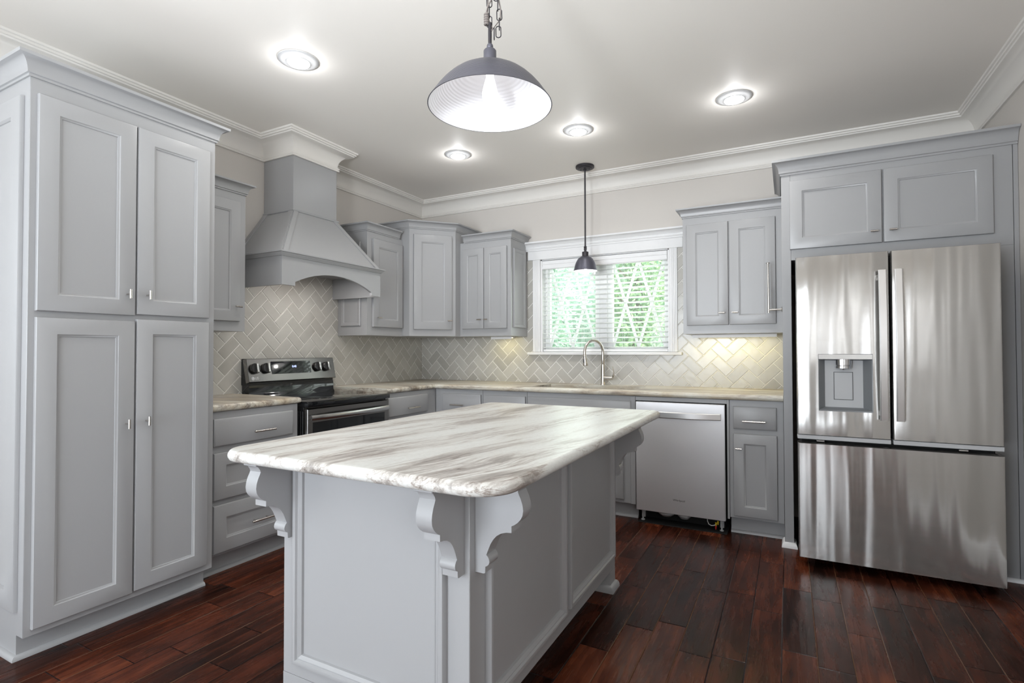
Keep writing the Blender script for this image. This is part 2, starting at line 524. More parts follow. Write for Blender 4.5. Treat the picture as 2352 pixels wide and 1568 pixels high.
def leaf_mat(name, a, b):
    m = mat(name, a, 0.5)
    oi = nd(m, 'ShaderNodeNewGeometry')
    c = ramp(m, oi.outputs['Random Per Island'], [(0.0, a), (1.0, b)])
    lk(m, c, pb(m).inputs['Base Color'])
    tl = nd(m, 'ShaderNodeBsdfTranslucent'); lk(m, c, tl.inputs['Color'])
    mx = nd(m, 'ShaderNodeMixShader'); mx.inputs[0].default_value = 0.45
    out = [n for n in m.node_tree.nodes if n.type == 'OUTPUT_MATERIAL'][0]
    lk(m, pb(m).outputs[0], mx.inputs[1]); lk(m, tl.outputs[0], mx.inputs[2]); lk(m, mx.outputs[0], out.inputs['Surface'])
    return m
M['leaf_a'] = leaf_mat('green_leaves', (0.26, 0.42, 0.28), (0.66, 0.78, 0.52))
M['leaf_b'] = leaf_mat('blue_green_leaves', (0.24, 0.42, 0.34), (0.58, 0.76, 0.62))
M['bark'] = mat('tree_bark', (0.16, 0.11, 0.08), 0.9)
M['lawn'] = mat('lawn', (0.16, 0.28, 0.09), 0.9)

# ------------------------------------------------------------------ room shell
RX, FYW, CZ = 4.375, -6.4, 2.70
WX0, WX1, WZ0, WZ1 = 1.333, 2.467, 1.175, 2.02     # sink window opening
struct('floor', B(-0.15, RX + 0.15, FYW - 0.15, 0.15, -0.08, 0.0), M['floor'])
struct('ceiling', B(-0.15, RX + 0.15, FYW - 0.15, 0.15, CZ, CZ + 0.1), M['ceil'])
bm = bmesh.new()
for a in ((-0.15, WX0, 0, CZ), (WX1, RX + 0.15, 0, CZ), (WX0, WX1, 0, WZ0), (WX0, WX1, WZ1, CZ)):
    box(bm, a[0], a[1], 0.0, 0.15, a[2], a[3])
struct('wall_back', bm, M['wall'])
bm = bmesh.new()
box(bm, -0.15, 0, -4.15, 0.0, 0, CZ); box(bm, -0.15, 0, FYW, -5.35, 0, CZ)
box(bm, -0.15, 0, -5.35, -4.15, 0, 0.95); box(bm, -0.15, 0, -5.35, -4.15, 2.15, CZ)
struct('wall_left', bm, M['wall'])
bm = bmesh.new()
box(bm, RX, RX + 0.15, -4.4, 0.0, 0, CZ); box(bm, RX, RX + 0.15, FYW, -5.4, 0, CZ)
box(bm, RX, RX + 0.15, -5.4, -4.4, 0, 0.95); box(bm, RX, RX + 0.15, -5.4, -4.4, 2.15, CZ)
struct('wall_right', bm, M['wall'])
bm = bmesh.new()
box(bm, -0.15, 0.8, FYW - 0.15, FYW, 0, CZ); box(bm, 2.6, RX + 0.15, FYW - 0.15, FYW, 0, CZ)
box(bm, 0.8, 2.6, FYW - 0.15, FYW, 0, 0.12); box(bm, 0.8, 2.6, FYW - 0.15, FYW, 2.15, CZ)
struct('wall_front', bm, M['wall'])

# room crown: bead on the wall, tall cove, banded top; it wraps the hood chimney
HC = (0.305, -1.831, -1.440)
cp = [(0, 0), (.013, 0), (.015, .006), (.010, .012), (.015, .018), (.015, .026), (.005, .031)]
for i in range(1, 9):
    t = i / 8 * PI / 2
    cp.append((.005 + .080 * (1 - math.cos(t)), .031 + .088 * math.sin(t)))
cp += [(.090, .121), (.093, .128), (.101, .130), (.101, .141), (.110, .143), (.112, .154), (0, .154)]
bm = sweep(bmesh.new(), [(0, FYW), (0, HC[1]), (HC[0], HC[1]), (HC[0], HC[2]), (0, HC[2]), (0, 0), (RX, 0), (RX, FYW)], cp, 2.546, 1, True)
struct('trim_1', bm, M['cove'])
bp_ = [(0, 0), (.016, 0), (.016, .10), (.010, .118), (.006, .13), (0, .13)]
struct('baseboard_right', sweep(bmesh.new(), [(RX, -0.72), (RX, FYW)], bp_, 0.0, 1), M['white'])
struct('baseboard_left', sweep(bmesh.new(), [(0, FYW), (0, -3.42)], bp_, 0.0, 1), M['white'])
struct('baseboard_front', sweep(bmesh.new(), [(RX - .02, FYW), (.02, FYW)], bp_, 0.0, 1), M['white'])

# ------------------------------------------------------------------ sink window
win = bpy.data.objects.new('window_1', None); win['kind'] = 'structure'; win.location = (1.9, 0.0, WZ0); COL.objects.link(win)
F0 = FY(0.0)
for u0, u1 in ((1.260, 1.333), (2.467, 2.530)):
    bm = bmesh.new()
    fbox(bm, F0, u0, u1, WZ0 + .012, 2.02, 0, .018, .003)
    for k in (.30, .5, .70):
        c = u0 + (u1 - u0) * k
        fbox(bm, F0, c - .006, c + .006, WZ0 + .012, 2.02, .0185, .0215, .0012)
    obj('casing', bm, M['white'], win)
bm = bmesh.new()
fbox(bm, F0, 1.215, 2.575, 2.015, 2.095, 0, .024, .002)
hp = [(0, 0), (.026, 0), (.026, .012), (.032, .018), (.034, .030), (.030, .034), (.040, .052), (.055, .064), (.062, .066), (.062, .080), (0, .080)]
sweep(bm, [(1.215, 0), (1.215, -.002), (2.575, -.002), (2.575, 0)], hp, 2.095, 1)
obj('window_header', bm, M['white'], win)
bm = bmesh.new()
fbox(bm, F0, 1.215, 2.565, 1.160, 1.185, -.0, .045, .006, 2)
obj('window_sill', bm, M['white'], win)
bm = bmesh.new()
box(bm, WX0, WX0 + .014, 0, .12, WZ0, WZ1); box(bm, WX1 - .014, WX1, 0, .12, WZ0, WZ1)
box(bm, WX0, WX1, 0, .12, WZ1 - .012, WZ1); box(bm, WX0, WX1, 0, .12, WZ0, WZ0 + .012)
obj('window_jamb', bm, M['white'], win)
obj('mullion', B(1.862, 1.932, .06, .14, WZ0 + .012, WZ1 - .012, .004), M['white'], win)
for a, b in ((WX0 + .014, 1.862), (1.932, WX1 - .014)):
    bm = bmesh.new()
    s = .042
    box(bm, a, a + s, .078, .118, WZ0 + .012, WZ1 - .012); box(bm, b - s, b, .078, .118, WZ0 + .012, WZ1 - .012)
    box(bm, a + s, b - s, .078, .118, WZ0 + .012, WZ0 + .012 + s); box(bm, a + s, b - s, .078, .118, WZ1 - .012 - s, WZ1 - .012)
    sash = obj('window_sash', bm, M['white'], win)
    obj('glass', B(a + s, b - s, .100, .104, WZ0 + .012 + s, WZ1 - .012 - s), M['pane_hazy'] if a < 1.5 else M['pane'], sash)
    bm = bmesh.new()
    g0, g1, h0, h1 = a + s, b - s, WZ0 + .054, WZ1 - .054
    mid = (g0 + g1) / 2
    for p, q in ((g0, mid), (mid, g1)):
        for (xa, xb) in ((p, q), (q, p)):
            d = Vector((xb - xa, h1 - h0)); nn = Vector((d.y, -d.x)).normalized() * .011
            pts = [(xa + nn.x, h0 + nn.y), (xb + nn.x, h1 + nn.y), (xb - nn.x, h1 - nn.y), (xa - nn.x, h0 - nn.y)]
            off = 0.0 if xa < xb else 0.0012
            prism(bm, pts, Frame((0, .098, 0), (1, 0, 0), (0, -1, 0)), off, off + .006)
    obj('diamond_grille', bm, M['white'], sash)

# unseen windows behind the camera; right-wall one added to brighten the island
for k, (nm, Fr, u0, u1) in enumerate((('window_2', Frame((0, FYW - .07, 0), (1, 0, 0), (0, 1, 0)), 0.8, 2.6), ('window_3', Frame((-.07, 0, 0), (0, 1, 0), (1, 0, 0)), -5.35, -4.15), ('added_window_4', Frame((RX + .07, 0, 0), (0, 1, 0), (-1, 0, 0)), -5.4, -4.4))):
    bm = bmesh.new()
    n_ = 3 if k == 0 else 2
    for i in range(n_ + 1):
        c = u0 + (u1 - u0) * i / n_
        fbox(bm, Fr, max(u0, c - .04), min(u1, c + .04), .12 if k == 0 else .95, 2.15, -.02, .04)
    for v in ((.12, 1.1, 2.09) if k == 0 else (.95, 1.52, 2.09)):
        fbox(bm, Fr, u0, u1, v, v + .06, -.02, .038)
    struct(nm, bm, M['white'])

# ------------------------------------------------------------------ window blind
bl = thing('window_blind', (1.9, 0.03, 1.19), 'white horizontal slat blind lowered over the window behind the faucet', 'blind')
b0, b1 = WX0 + .018, WX1 - .018
bm = bmesh.new()
fbox(bm, F0, b0 - .002, b1 + .002, 1.925, 2.004, -.012, .006, .004)
fbox(bm, F0, b0 - .002, b1 + .002, 1.968, 1.978, .006, .010, .002)
fbox(bm, F0, b0 - .002, b1 + .002, 1.930, 1.945, .006, .010, .002)
obj('valance', bm, M['blind'], bl)
obj('headrail', B(b0, b1, .014, .06, 1.945, 2.0), M['blind'], bl)
nS = 17
slat_me = None
for i in range(nS):
    z = 1.228 + i * .0418
    if slat_me is None:
        bm = bmesh.new()
        prof = [(-.024, -.004), (-.012, .0005), (0, .002), (.012, .0005), (.024, -.004), (.024, -.0065), (.012, -.002), (0, -.0005), (-.012, -.002), (-.024, -.0065)]
        a_ = [bm.verts.new((b0 + .002, .036 + y, z + zz - y * .10)) for y, zz in prof]
        c_ = [bm.verts.new((b1 - .002, .036 + y, z + zz - y * .10)) for y, zz in prof]
        for j in range(len(prof)):
            k = (j + 1) % len(prof); bm.faces.new((a_[j], a_[k], c_[k], c_[j]))
        bm.faces.new(a_); bm.faces.new(c_)
        so = obj('slat', bm, M['slat'], bl)
        slat_me = so
    else:
        s2 = slat_me.copy(); COL.objects.link(s2); s2.parent = bl
        s2.location = (0, 0, i * .0418)
obj('bottom_rail', B(b0, b1, .014, .058, 1.190, 1.209, .003), M['blind'], bl)
for x in (1.47, 1.72, 2.08, 2.33):
    bm = bmesh.new()
    for yy in (.012, .060):
        tube(bm, [(x, yy, 1.20), (x, yy, 1.95)], .0011, 6)
    obj('ladder_cord', bm, M['blind'], bl)
bm = tube(bmesh.new(), [(1.395, .004, 1.93), (1.395, .003, 1.36)], .004, 8)
lathe(bm, [(0, 0), (.007, .004), (.006, .04), (.0, .045)], (1.395, .003, 1.32), 10)
obj('tilt_wand', bm, M['blind'], bl)

# ------------------------------------------------------------------ backsplash tiles (herringbone of 3 x 6 inch tiles)
def clip(poly, r):
    def cut(ps, ax, val, keep_less):
        out = []
        for i in range(len(ps)):
            a, b = ps[i], ps[(i + 1) % len(ps)]
            ia = (a[ax] <= val) if keep_less else (a[ax] >= val)
            ib = (b[ax] <= val) if keep_less else (b[ax] >= val)
            if ia: out.append(a)
            if ia != ib:
                t = (val - a[ax]) / (b[ax] - a[ax])
                out.append(tuple(a[k] + (b[k] - a[k]) * t for k in range(3)))
        return out
    u0, u1, v0, v1 = r
    for ax, val, less in ((0, u0, False), (0, u1, True), (1, v0, False), (1, v1, True)):
        poly = cut(poly, ax, val, less)
        if len(poly) < 3: return None
    return poly

def backsplash(name, F, rects, ou, ov, seed):
    W = .0762; g = .0025; bv = .0026
    rnd = random.Random(seed)
    bm = bmesh.new()
    tone = bm.faces.layers.float.new('tile_tone')
    c45 = math.sqrt(.5)
    U0 = min(r[0] for r in rects); U1 = max(r[1] for r in rects); V0 = min(r[2] for r in rects); V1 = max(r[3] for r in rects)
    R = int((max(abs(U0 - ou), abs(U1 - ou)) + max(abs(V0 - ov), abs(V1 - ov))) / W) + 4
    for x in range(-R, R):
        for y in range(-R, R):
            s = (x - y) % 4
            if s == 0: a = (x * W, (x + 2) * W, y * W, (y + 1) * W)
            elif s == 2: a = (x * W, (x + 1) * W, (y - 1) * W, (y + 1) * W)
            else: continue
            cu = ou + ((a[0] + a[1]) / 2 - (a[2] + a[3]) / 2) * c45; cv = ov + ((a[0] + a[1]) / 2 + (a[2] + a[3]) / 2) * c45
            if not (U0 - .15 < cu < U1 + .15 and V0 - .15 < cv < V1 + .15): continue
            tt = rnd.random()
            lv = [(g, .0042), (g + bv * .35, .0066), (g + bv, .0074)]
            q = []
            for ins, n in lv:
                x0, x1, y0, y1 = a[0] + ins, a[1] - ins, a[2] + ins, a[3] - ins
                q.append([(ou + (px - py) * c45, ov + (px + py) * c45, n) for px, py in ((x0, y0), (x1, y0), (x1, y1), (x0, y1))])
            polys = [q[2]]
            for l in (0, 1):
                for i in range(4):
                    polys.append([q[l][i], q[l][(i + 1) % 4], q[l + 1][(i + 1) % 4], q[l + 1][i]])
            for r in rects:
                for p in polys:
                    cpz = clip(p, r)
                    if cpz:
                        f = bm.faces.new([bm.verts.new(F(*v)) for v in cpz]); f[tone] = tt
                        f.material_index = 1
    bmesh.ops.remove_doubles(bm, verts=bm.verts, dist=.00005)
    for r in rects:
        vs = [bm.verts.new(F(u, v, .0046)) for u, v in ((r[0], r[2]), (r[1], r[2]), (r[1], r[3]), (r[0], r[3]))]
        bm.faces.new(vs)
    for f in bm.faces:
        f.normal_update()
        if f.normal.dot(F.N) < 0: f.normal_flip()
    me = bpy.data.meshes.new(name)
    for e in bm.edges: e.smooth = False
    bm.to_mesh(me); bm.free()
    me.materials.append(M['grout']); me.materials.append(M['tile'])
    o = bpy.data.objects.new(name, me); COL.objects.link(o)
    o['kind'] = 'structure'
    return o
backsplash('wall_tile_back', FY(0), [(.0075, 1.2, .905, 1.335), (1.2, 1.258, .905, 2.016), (1.258, 2.53, .905, 1.162), (2.53, 2.63, .905, 2.016), (2.63, 3.277, .905, 1.33)], 1.428, 1.049, 3)
backsplash('wall_tile_left', FX(0), [(-2.645, -2.2, .86, 1.33), (-2.2, -1.13, .86, 1.80), (-1.13, -.0075, .86, 1.335)], -1.687, 1.032, 5)

# ------------------------------------------------------------------ cabinet kit
CROWN = [(0, 0), (.006, 0), (.006, .008), (.011, .010), (.011, .017)]
for i in range(1, 7):
    t = i / 6 * PI / 2
    CROWN.append((.012 + .028 * (1 - math.cos(t)), .017 + .038 * math.sin(t)))
CROWN += [(.043, .056), (.044, .066), (0, .066)]

def shaker(bm, F, u0, u1, v0, v1, rail=.062, n0=0.001, th=.02):
    rings(bm, F, [(u0, u1, v0, v1, n0), (u0, u1, v0, v1, n0 + th - .005), (u0 + .002, u1 - .002, v0 + .002, v1 - .002, n0 + th - .0015),
                  (u0 + .006, u1 - .006, v0 + .006, v1 - .006, n0 + th),
                  (u0 + rail, u1 - rail, v0 + rail, v1 - rail, n0 + th), (u0 + rail + .003, u1 - rail - .003, v0 + rail + .003, v1 - rail - .003, n0 + th - .003),
                  (u0 + rail + .009, u1 - rail - .009, v0 + rail + .009, v1 - rail - .009, n0 + th - .005),
                  (u0 + rail + .010, u1 - rail - .010, v0 + rail + .010, v1 - rail - .010, n0 + th - .009)], cap0=True)
    return bm

def slab(bm, F, u0, u1, v0, v1, n0=0.001, th=.02, b=.010):
    rings(bm, F, [(u0, u1, v0, v1, n0), (u0, u1, v0, v1, n0 + th - .006), (u0 + .003, u1 - .003, v0 + .003, v1 - .003, n0 + th - .003),
                  (u0 + b, u1 - b, v0 + b, v1 - b, n0 + th)], cap0=True)
    return bm

def tknob(F, u, v, n, L=.042, vert=False, parent=None, r=.0055):
    bm = bmesh.new()
    tube(bm, [F(u, v, n), F(u, v, n + .028)], .0035, 8)
    d = (0, L / 2) if vert else (L / 2, 0)
    tube(bm, [F(u - d[0], v - d[1], n + .030), F(u + d[0], v + d[1], n + .030)], r, 12)
    return obj('handle', bm, M['nickel'], parent)

def barpull(F, u, v, n, L=.137, parent=None):
    bm = bmesh.new()
    for s in (-1, 1):
        tube(bm, [F(u + s * L * .29, v, n), F(u + s * L * .29, v, n + .030)], .004, 8)
    tube(bm, [F(u - L / 2, v, n + .032), F(u + L / 2, v, n + .032)], .0058, 12)
    return obj('handle', bm, M['nickel'], parent)

def end_panel(F, u0, u1, v0, v1, parent):
    """applied picture-frame moulding on a cabinet side"""
    bm = bmesh.new()
    rings(bm, F, [(u0, u1, v0, v1, 0.0005), (u0, u1, v0, v1, .010), (u0 + .005, u1 - .005, v0 + .005, v1 - .005, .014), (u0 + .020, u1 - .020, v0 + .020, v1 - .020, .012),
                  (u0 + .030, u1 - .030, v0 + .030, v1 - .030, .006), (u0 + .032, u1 - .032, v0 + .032, v1 - .032, .004)], cap0=True)
    return obj('end_panel', bm, M['paint'], parent)

SHOE = [(0, 0), (.018, 0), (.017, .007), (.013, .013), (.007, .017), (0, .018)]

# ------------------------------------------------------------------ pantry cabinet
PY0, PY1, PX = -3.393, -2.643, .70
t = thing('pantry_cabinet', (.35, -3.018, 0), 'tall grey four-door pantry cabinet with crown nearest the left wall opening', 'cabinet')
bm = bmesh.new()
box(bm, .003, PX, PY0, PY1, .097, 2.30, .002)
box(bm, .003, PX - .065, PY0 + .004, PY1 - .004, 0, .097)
obj('body', bm, M['paint'], t)
obj('crown_molding', sweep(bmesh.new(), [(.003, PY0), (PX, PY0), (PX, PY1), (.003, PY1)], [(o * 1.15, z * 1.2) for o, z in CROWN], 2.272, 1), M['paint'], t)
bm = sweep(bmesh.new(), [(.003, PY0 + .004), (PX - .065, PY0 + .004), (PX - .065, PY1 - .004)], SHOE, 0, 1)
obj('shoe_molding', bm, M['paint'], t)
FP = FX(PX)
for (u0, u1, v0, v1, ku, kv) in ((-3.371, -3.020, 1.358, 2.212, -3.055, 1.451), (-3.013, -2.680, 1.364, 2.212, -2.974, 1.453),
                                 (-3.371, -3.020, .125, 1.333, -3.055, .880), (-3.013, -2.680, .130, 1.343, -2.973, .884)):
    d = obj('door', shaker(bmesh.new(), FP, u0, u1, v0, v1, .066), M['paint'], t)
    tknob(FP, ku, kv, .021, .040, True, d)
FS = Frame((0, PY0, 0), (1, 0, 0), (0, -1, 0))
obj('side_panel', shaker(bmesh.new(), FS, .03, .655, .19, 2.205, .075, .0005, .016), M['paint'], t)

# ------------------------------------------------------------------ wall cabinets
def wall_cab(loc, label, body, crown_path, z0, z1, group='grey wall cabinets'):
    t = thing('wall_cabinet', loc, label, 'cabinet', group)
    bm = bmesh.new()
    prism(bm, body, Frame((0, 0, 0), (1, 0, 0), (0, 0, 1), (0, 1, 0)), z0, z1)
    obj('body', bm, M['paint'], t)
    obj('crown_molding', sweep(bmesh.new(), crown_path, CROWN, z1 - .002, 1), M['paint'], t)
    return t
UX = .325
FU = FX(UX)
t = wall_cab((.16, -2.42, 1.32), 'grey single-door wall cabinet squeezed between pantry and range hood', [(.010, PY1 + .001), (UX, PY1 + .001), (UX, -2.204), (.010, -2.204)],
             [(UX, PY1 + .004), (UX, -2.204), (.010, -2.204)], 1.320, 2.165)
d = obj('door', shaker(bmesh.new(), FU, -2.62, -2.248, 1.380, 2.112), M['paint'], t)
tknob(FU, -2.277, 1.468, .021, .042, False, d)
t = wall_cab((.16, -.92, 1.325), 'grey single-door wall cabinet right of the range hood, beside the corner cabinet', [(.010, -1.135), (UX, -1.135), (UX, -.701), (.010, -.701)],
             [(.010, -1.135), (UX, -1.135), (UX, -.745)], 1.325, 2.165)
d = obj('door', shaker(bmesh.new(), FU, -1.079, -.716, 1.394, 2.112), M['paint'], t)
tknob(FU, -1.035, 1.470, .021, .042, False, d)
end_panel(Frame((0, -1.135, 0), (1, 0, 0), (0, -1, 0)), .05, .262, 1.40, 2.08, t)
# diagonal corner cabinet
DA, DB = Vector((.402, -.70)), Vector((.681, -.401))
t = wall_cab((.3, -.3, 1.327), 'tall angled corner wall cabinet with one door, grey, in the room corner', [(.010, -.010), (.010, -.70), tuple(DA), tuple(DB), (.681, -.010)],
             [(.010, -.70), tuple(DA), tuple(DB), (.681, -.010)], 1.327, 2.266)
dU = (DB - DA).normalized(); dL = (DB - DA).length
FD = Frame((DA.x, DA.y, 0), (dU.x, dU.y, 0), (dU.y, -dU.x, 0))
d = obj('door', shaker(bmesh.new(), FD, .036, dL - .036, 1.385, 2.215, .066), M['paint'], t)
tknob(FD, dL - .060, 1.463, .021, .042, False, d)
FB = FY(-.325)
t = wall_cab((.94, -.16, 1.327), 'grey two-door wall cabinet between the corner cabinet and the window', [(.682, -.010), (.682, -.325), (1.200, -.325), (1.200, -.010)],
             [(.722, -.325), (1.200, -.325), (1.200, -.010)], 1.327, 2.168)
for u0, u1, k in ((.712, .936, .905), (.941, 1.166, .972)):
    d = obj('door', shaker(bmesh.new(), FB, u0, u1, 1.393, 2.105, .055), M['paint'], t)
    tknob(FB, k, 1.472, .021, .038, False, d)
end_panel(Frame((1.200, 0, 0), (0, 1, 0), (1, 0, 0)), -.285, -.055, 1.40, 2.09, t)
t = wall_cab((2.95, -.16, 1.317), 'grey two-door wall cabinet right of the window, against the fridge panel', [(2.627, -.010), (2.627, -.325), (3.2765, -.325), (3.2765, -.010)],
             [(2.627, -.010), (2.627, -.325), (3.2765, -.325)], 1.317, 2.165)
for u0, u1, k in ((2.655, 2.936, 2.895), (2.943, 3.235, 2.980)):
    d = obj('door', shaker(bmesh.new(), FB, u0, u1, 1.378, 2.108, .062), M['paint'], t)
    tknob(FB, k, 1.462, .021, .038, False, d)

# under-cabinet lights
def puck(loc, label, power, hw):
    t = thing('undercabinet_light', loc, label, 'light', 'under-cabinet lights')
    x, y, z = loc
    bm = B(x - hw - .015, x + hw + .015, y - .03, y + .03, z - .010, z - .0005)
    box(bm, x - hw - .015, x + hw + .015, y - .036, y - .030, z - .024, z - .0005)
    obj('housing', bm, M['white'], t)
    obj('lens', B(x - hw, x + hw, y - .022, y + .022, z - .0130, z - .0105), M['warmled'], t)
    l = bpy.data.lights.new('undercabinet_lamp', 'AREA'); l.shape = 'RECTANGLE'; l.size = 2 * hw; l.size_y = .05; l.energy = power; l.color = (1.0, .87, .38)
    o = bpy.data.objects.new('undercabinet_lamp', l); o.location = (0, 0, -.014); o.parent = t; COL.objects.link(o)
puck((1.02, -.14, 1.326), 'short lit light bar under the cabinet left of the window', .15, .09)
puck((2.95, -.14, 1.316), 'long lit light bar under the cabinet right of the window', .26, .27)

# ------------------------------------------------------------------ refrigerator surround
SY = -.69
t = thing('refrigerator_cabinet', (3.83, -.35, 0), 'tall grey cabinet surround with two doors above the stainless refrigerator', 'cabinet')
bm = bmesh.new()
box(bm, 3.277, 3.327, SY, -.010, 0, 2.282, .002)
box(bm, 3.327, 4.352, SY, -.010, 1.745, 2.282, .001)
box(bm, 4.262, 4.352, SY, -.010, 0, 1.745, .001)
box(bm, 4.354, 4.374, SY - .001, -.010, 0, 2.282, .001)
obj('body', bm, M['paint'], t)
obj('crown_molding', sweep(bmesh.new(), [(3.277, -.010), (3.277, SY), (4.373, SY)], [(o * 1.15, z * 1.35) for o, z in CROWN], 2.268, 1), M['paint'], t)
FR = FY(SY)
for u0, u1, k in ((3.321, 3.785, 3.745), (3.793, 4.270, 3.832)):
    d = obj('door', shaker(bmesh.new(), FR, u0, u1, 1.809, 2.226, .066), M['paint'], t)
    tknob(FR, k, 1.872, .021, .036, False, d)
bm = sweep(bmesh.new(), [(3.277, -.60), (3.277, SY), (3.327, SY), (3.327, -.60)], [(o, z * 1.8) for o, z in SHOE], 0, 1)
obj('shoe_molding', bm, M['white'], t)
obj('shoe_molding', sweep(bmesh.new(), [(4.262, SY), (4.374, SY)], SHOE, 0, 1), M['white'], t)

# ------------------------------------------------------------------ refrigerator
FYR = -.957
t = thing('refrigerator', (3.79, -.5, 0), 'stainless french-door refrigerator with water dispenser and bottom freezer drawer', 'refrigerator')
bm = bmesh.new()
box(bm, 3.362, 4.218, -.845, -.06, .06, 1.715, .004)
for x in (3.40, 4.16):
    box(bm, x, x + .03, -.80, -.74, 0, .06)
obj('case', bm, M['dark'], t)
FF = FY(FYR)
def fdoor(name, u0, u1, v0, v1, hole=None):
    bm = bmesh.new()
    R_ = [(u0, u1, v0, v1, -.090), (u0, u1, v0, v1, -.012), (u0 + .001, u1 - .001, v0 + .001, v1 - .001, -.006), (u0 + .004, u1 - .004, v0 + .002, v1 - .002, -.0015), (u0 + .010, u1 - .010, v0 + .003, v1 - .003, 0)]
    if hole:
        h0, h1, k0, k1 = hole
        R_ += [(h0, h1, k0, k1, 0)]
        rings(bm, FF, R_, cap0=True, cap1=False)
    else:
        rings(bm, FF, R_, cap0=True)
    return obj(name, bm, M['fridge'], t)
DL = (3.452, 3.703, .864, 1.176)
dl = fdoor('door', 3.347, 3.779, .727, 1.720, DL)
dr = fdoor('door', 3.789, 4.229, .727, 1.720)
dw = fdoor('freezer_drawer', 3.349, 4.231, .045, .682)
for u0, u1, d in ((3.347, 3.779, dl), (3.789, 4.229, dr)):
    bm = bmesh.new(); fbox(bm, FF, u0, u1, .703, .726, -.09, -.004, .002)
    obj('bottom_trim', bm, M['greyplastic'], d)
bm = bmesh.new(); fbox(bm, FF, 3.37, 4.21, .640, .720, -.112, -.091)
obj('dark_gap_strip', bm, M['void'], t)  # black strip paints the shadow gap between doors and drawer
for u in (3.44, 4.06):
    bm = bmesh.new(); fbox(bm, FF, u, u + .04, .688, .698, -.07, -.03, .002)
    obj('hinge', bm, M['steel'], t)
# dispenser recess
bm = bmesh.new()
rings(bm, FF, [(DL[0], DL[1], DL[2], DL[3], -.0003), (DL[0] + .003, DL[1] - .003, DL[2] + .004, DL[3] - .003, -.0015), (DL[0] + .006, DL[1] - .006, DL[2] + .008, 1.148, -.006), (DL[0] + .034, DL[1] - .038, DL[2] + .018, 1.140, -.060)], cap1=False)
disp = obj('dispenser_recess', bm, M['darkplastic'], dl)
bm = bmesh.new(); fbox(bm, FF, DL[0] + .030, DL[1] - .034, DL[2] + .012, 1.145, -.070, -.0605, .001)
rr = [(3.533, 3.615, .925, 1.062)]
obj('dispenser_back', bm, M['greyplastic'], dl)
bm = bmesh.new()
pu0, pu1, pv0, pv1 = 3.530, 3.617, .925, 1.075
rings(bm, FF, [(pu0 - .002, pu1 + .002, pv0 - .002, pv1 + .002, -.0603), (pu0 - .002, pu1 + .002, pv0 - .002, pv1 + .002, -.0585), (pu0, pu1, pv0, pv1, -.0585), (pu0, pu1, pv0, pv1, -.0598)], cap1=False)
obj('paddle_outline', bm, M['dark'], dl)
bm = bmesh.new(); fbox(bm, FF, pu0 + .001, pu1 - .001, pv0 + .001, pv1 - .001, -.0604, -.0575, .001)
obj('dispenser_paddle', bm, M['greyplastic'], dl)
bm = bmesh.new(); fbox(bm, FF, DL[0] + .001, DL[1] - .001, 1.147, 1.1745, -.02, .0008, .001)
obj('dispenser_control_band', bm, M['steel'], dl)
bm = lathe(bmesh.new(), [(0, 0), (.040, 0), (.040, -.032), (.037, -.034), (.037, -.036), (.039, -.038), (.039, -.050), (.030, -.052), (.028, -.054), (.008, -.054), (.006, -.058), (0, -.058)], (3.573, FYR + .045, 1.148), 28)
obj('dispenser_nozzle', bm, M['chrome'], dl)
def fr_handle(u0, u1, par):
    bm = bmesh.new()
    v0, v1 = .828, 1.618; N = 18
    prev = None
    for i in range(N + 1):
        s = i / N; v = v0 + (v1 - v0) * s
        n = .030 + .022 * math.sin(PI * s)
        cur = [bm.verts.new(FF(u, v, q)) for u, q in ((u0, n - .012), (u1, n - .012), (u1, n - .003), (u1 - .005, n), (u0 + .005, n), (u0, n - .003))]
        if prev:
            for k in range(6): bm.faces.new((prev[k], prev[(k + 1) % 6], cur[(k + 1) % 6], cur[k]))
        else: bm.faces.new(cur)
        prev = cur
    bm.faces.new(prev)
    for v in (v0 + .02, v1 - .05):
        fbox(bm, FF, u0 + .009, u1 - .009, v, v + .03, .0005, .026, .002)
    return obj('handle', bm, M['satin'], par, 14)
fr_handle(3.729, 3.766, dl)
fr_handle(3.799, 3.835, dr)

# ------------------------------------------------------------------ base cabinets
KT = .852
def shell(bm, F, u0, u1, depth, holes=True):
    """open-topped carcass: face board, sides, bottom, recessed toe board (n is measured from the face)"""
    fbox(bm, F, u0, u1, .112, .874, -.02, 0, .001)
    for u in (u0, u1 - .018): fbox(bm, F, u, u + .018, .112, .874, -depth, -.02)
    fbox(bm, F, u0 + .018, u1 - .018, .112, .13, -depth, -.02)
    fbox(bm, F, u0, u1, 0, .112, -.085, -.067)
    return bm
LX = .61
FL = FX(LX)
t = thing('base_cabinet', (.3, -2.34, 0), 'grey base cabinet with three drawers between the pantry and the range', 'cabinet', 'grey base cabinets')
obj('body', shell(bmesh.new(), FL, PY1 + .002, -2.045, .59), M['paint'], t)
a0, a1 = -2.590, -2.090
d = obj('drawer', slab(bmesh.new(), FL, a0, a1, .693, .838), M['paint'], t); barpull(FL, -2.307, .748, .021, .137, d)
d = obj('drawer', shaker(bmesh.new(), FL, a0, a1, .409, .656, .066), M['paint'], t); barpull(FL, -2.310, .533, .012, .137, d)
d = obj('drawer', shaker(bmesh.new(), FL, a0, a1, .129, .381, .070), M['paint'], t); barpull(FL, -2.310, .245, .012, .137, d)
obj('shoe_molding', sweep(bmesh.new(), [(LX - .067, PY1 + .002), (LX - .067, -2.05)], SHOE, 0, 1), M['paint'], t)

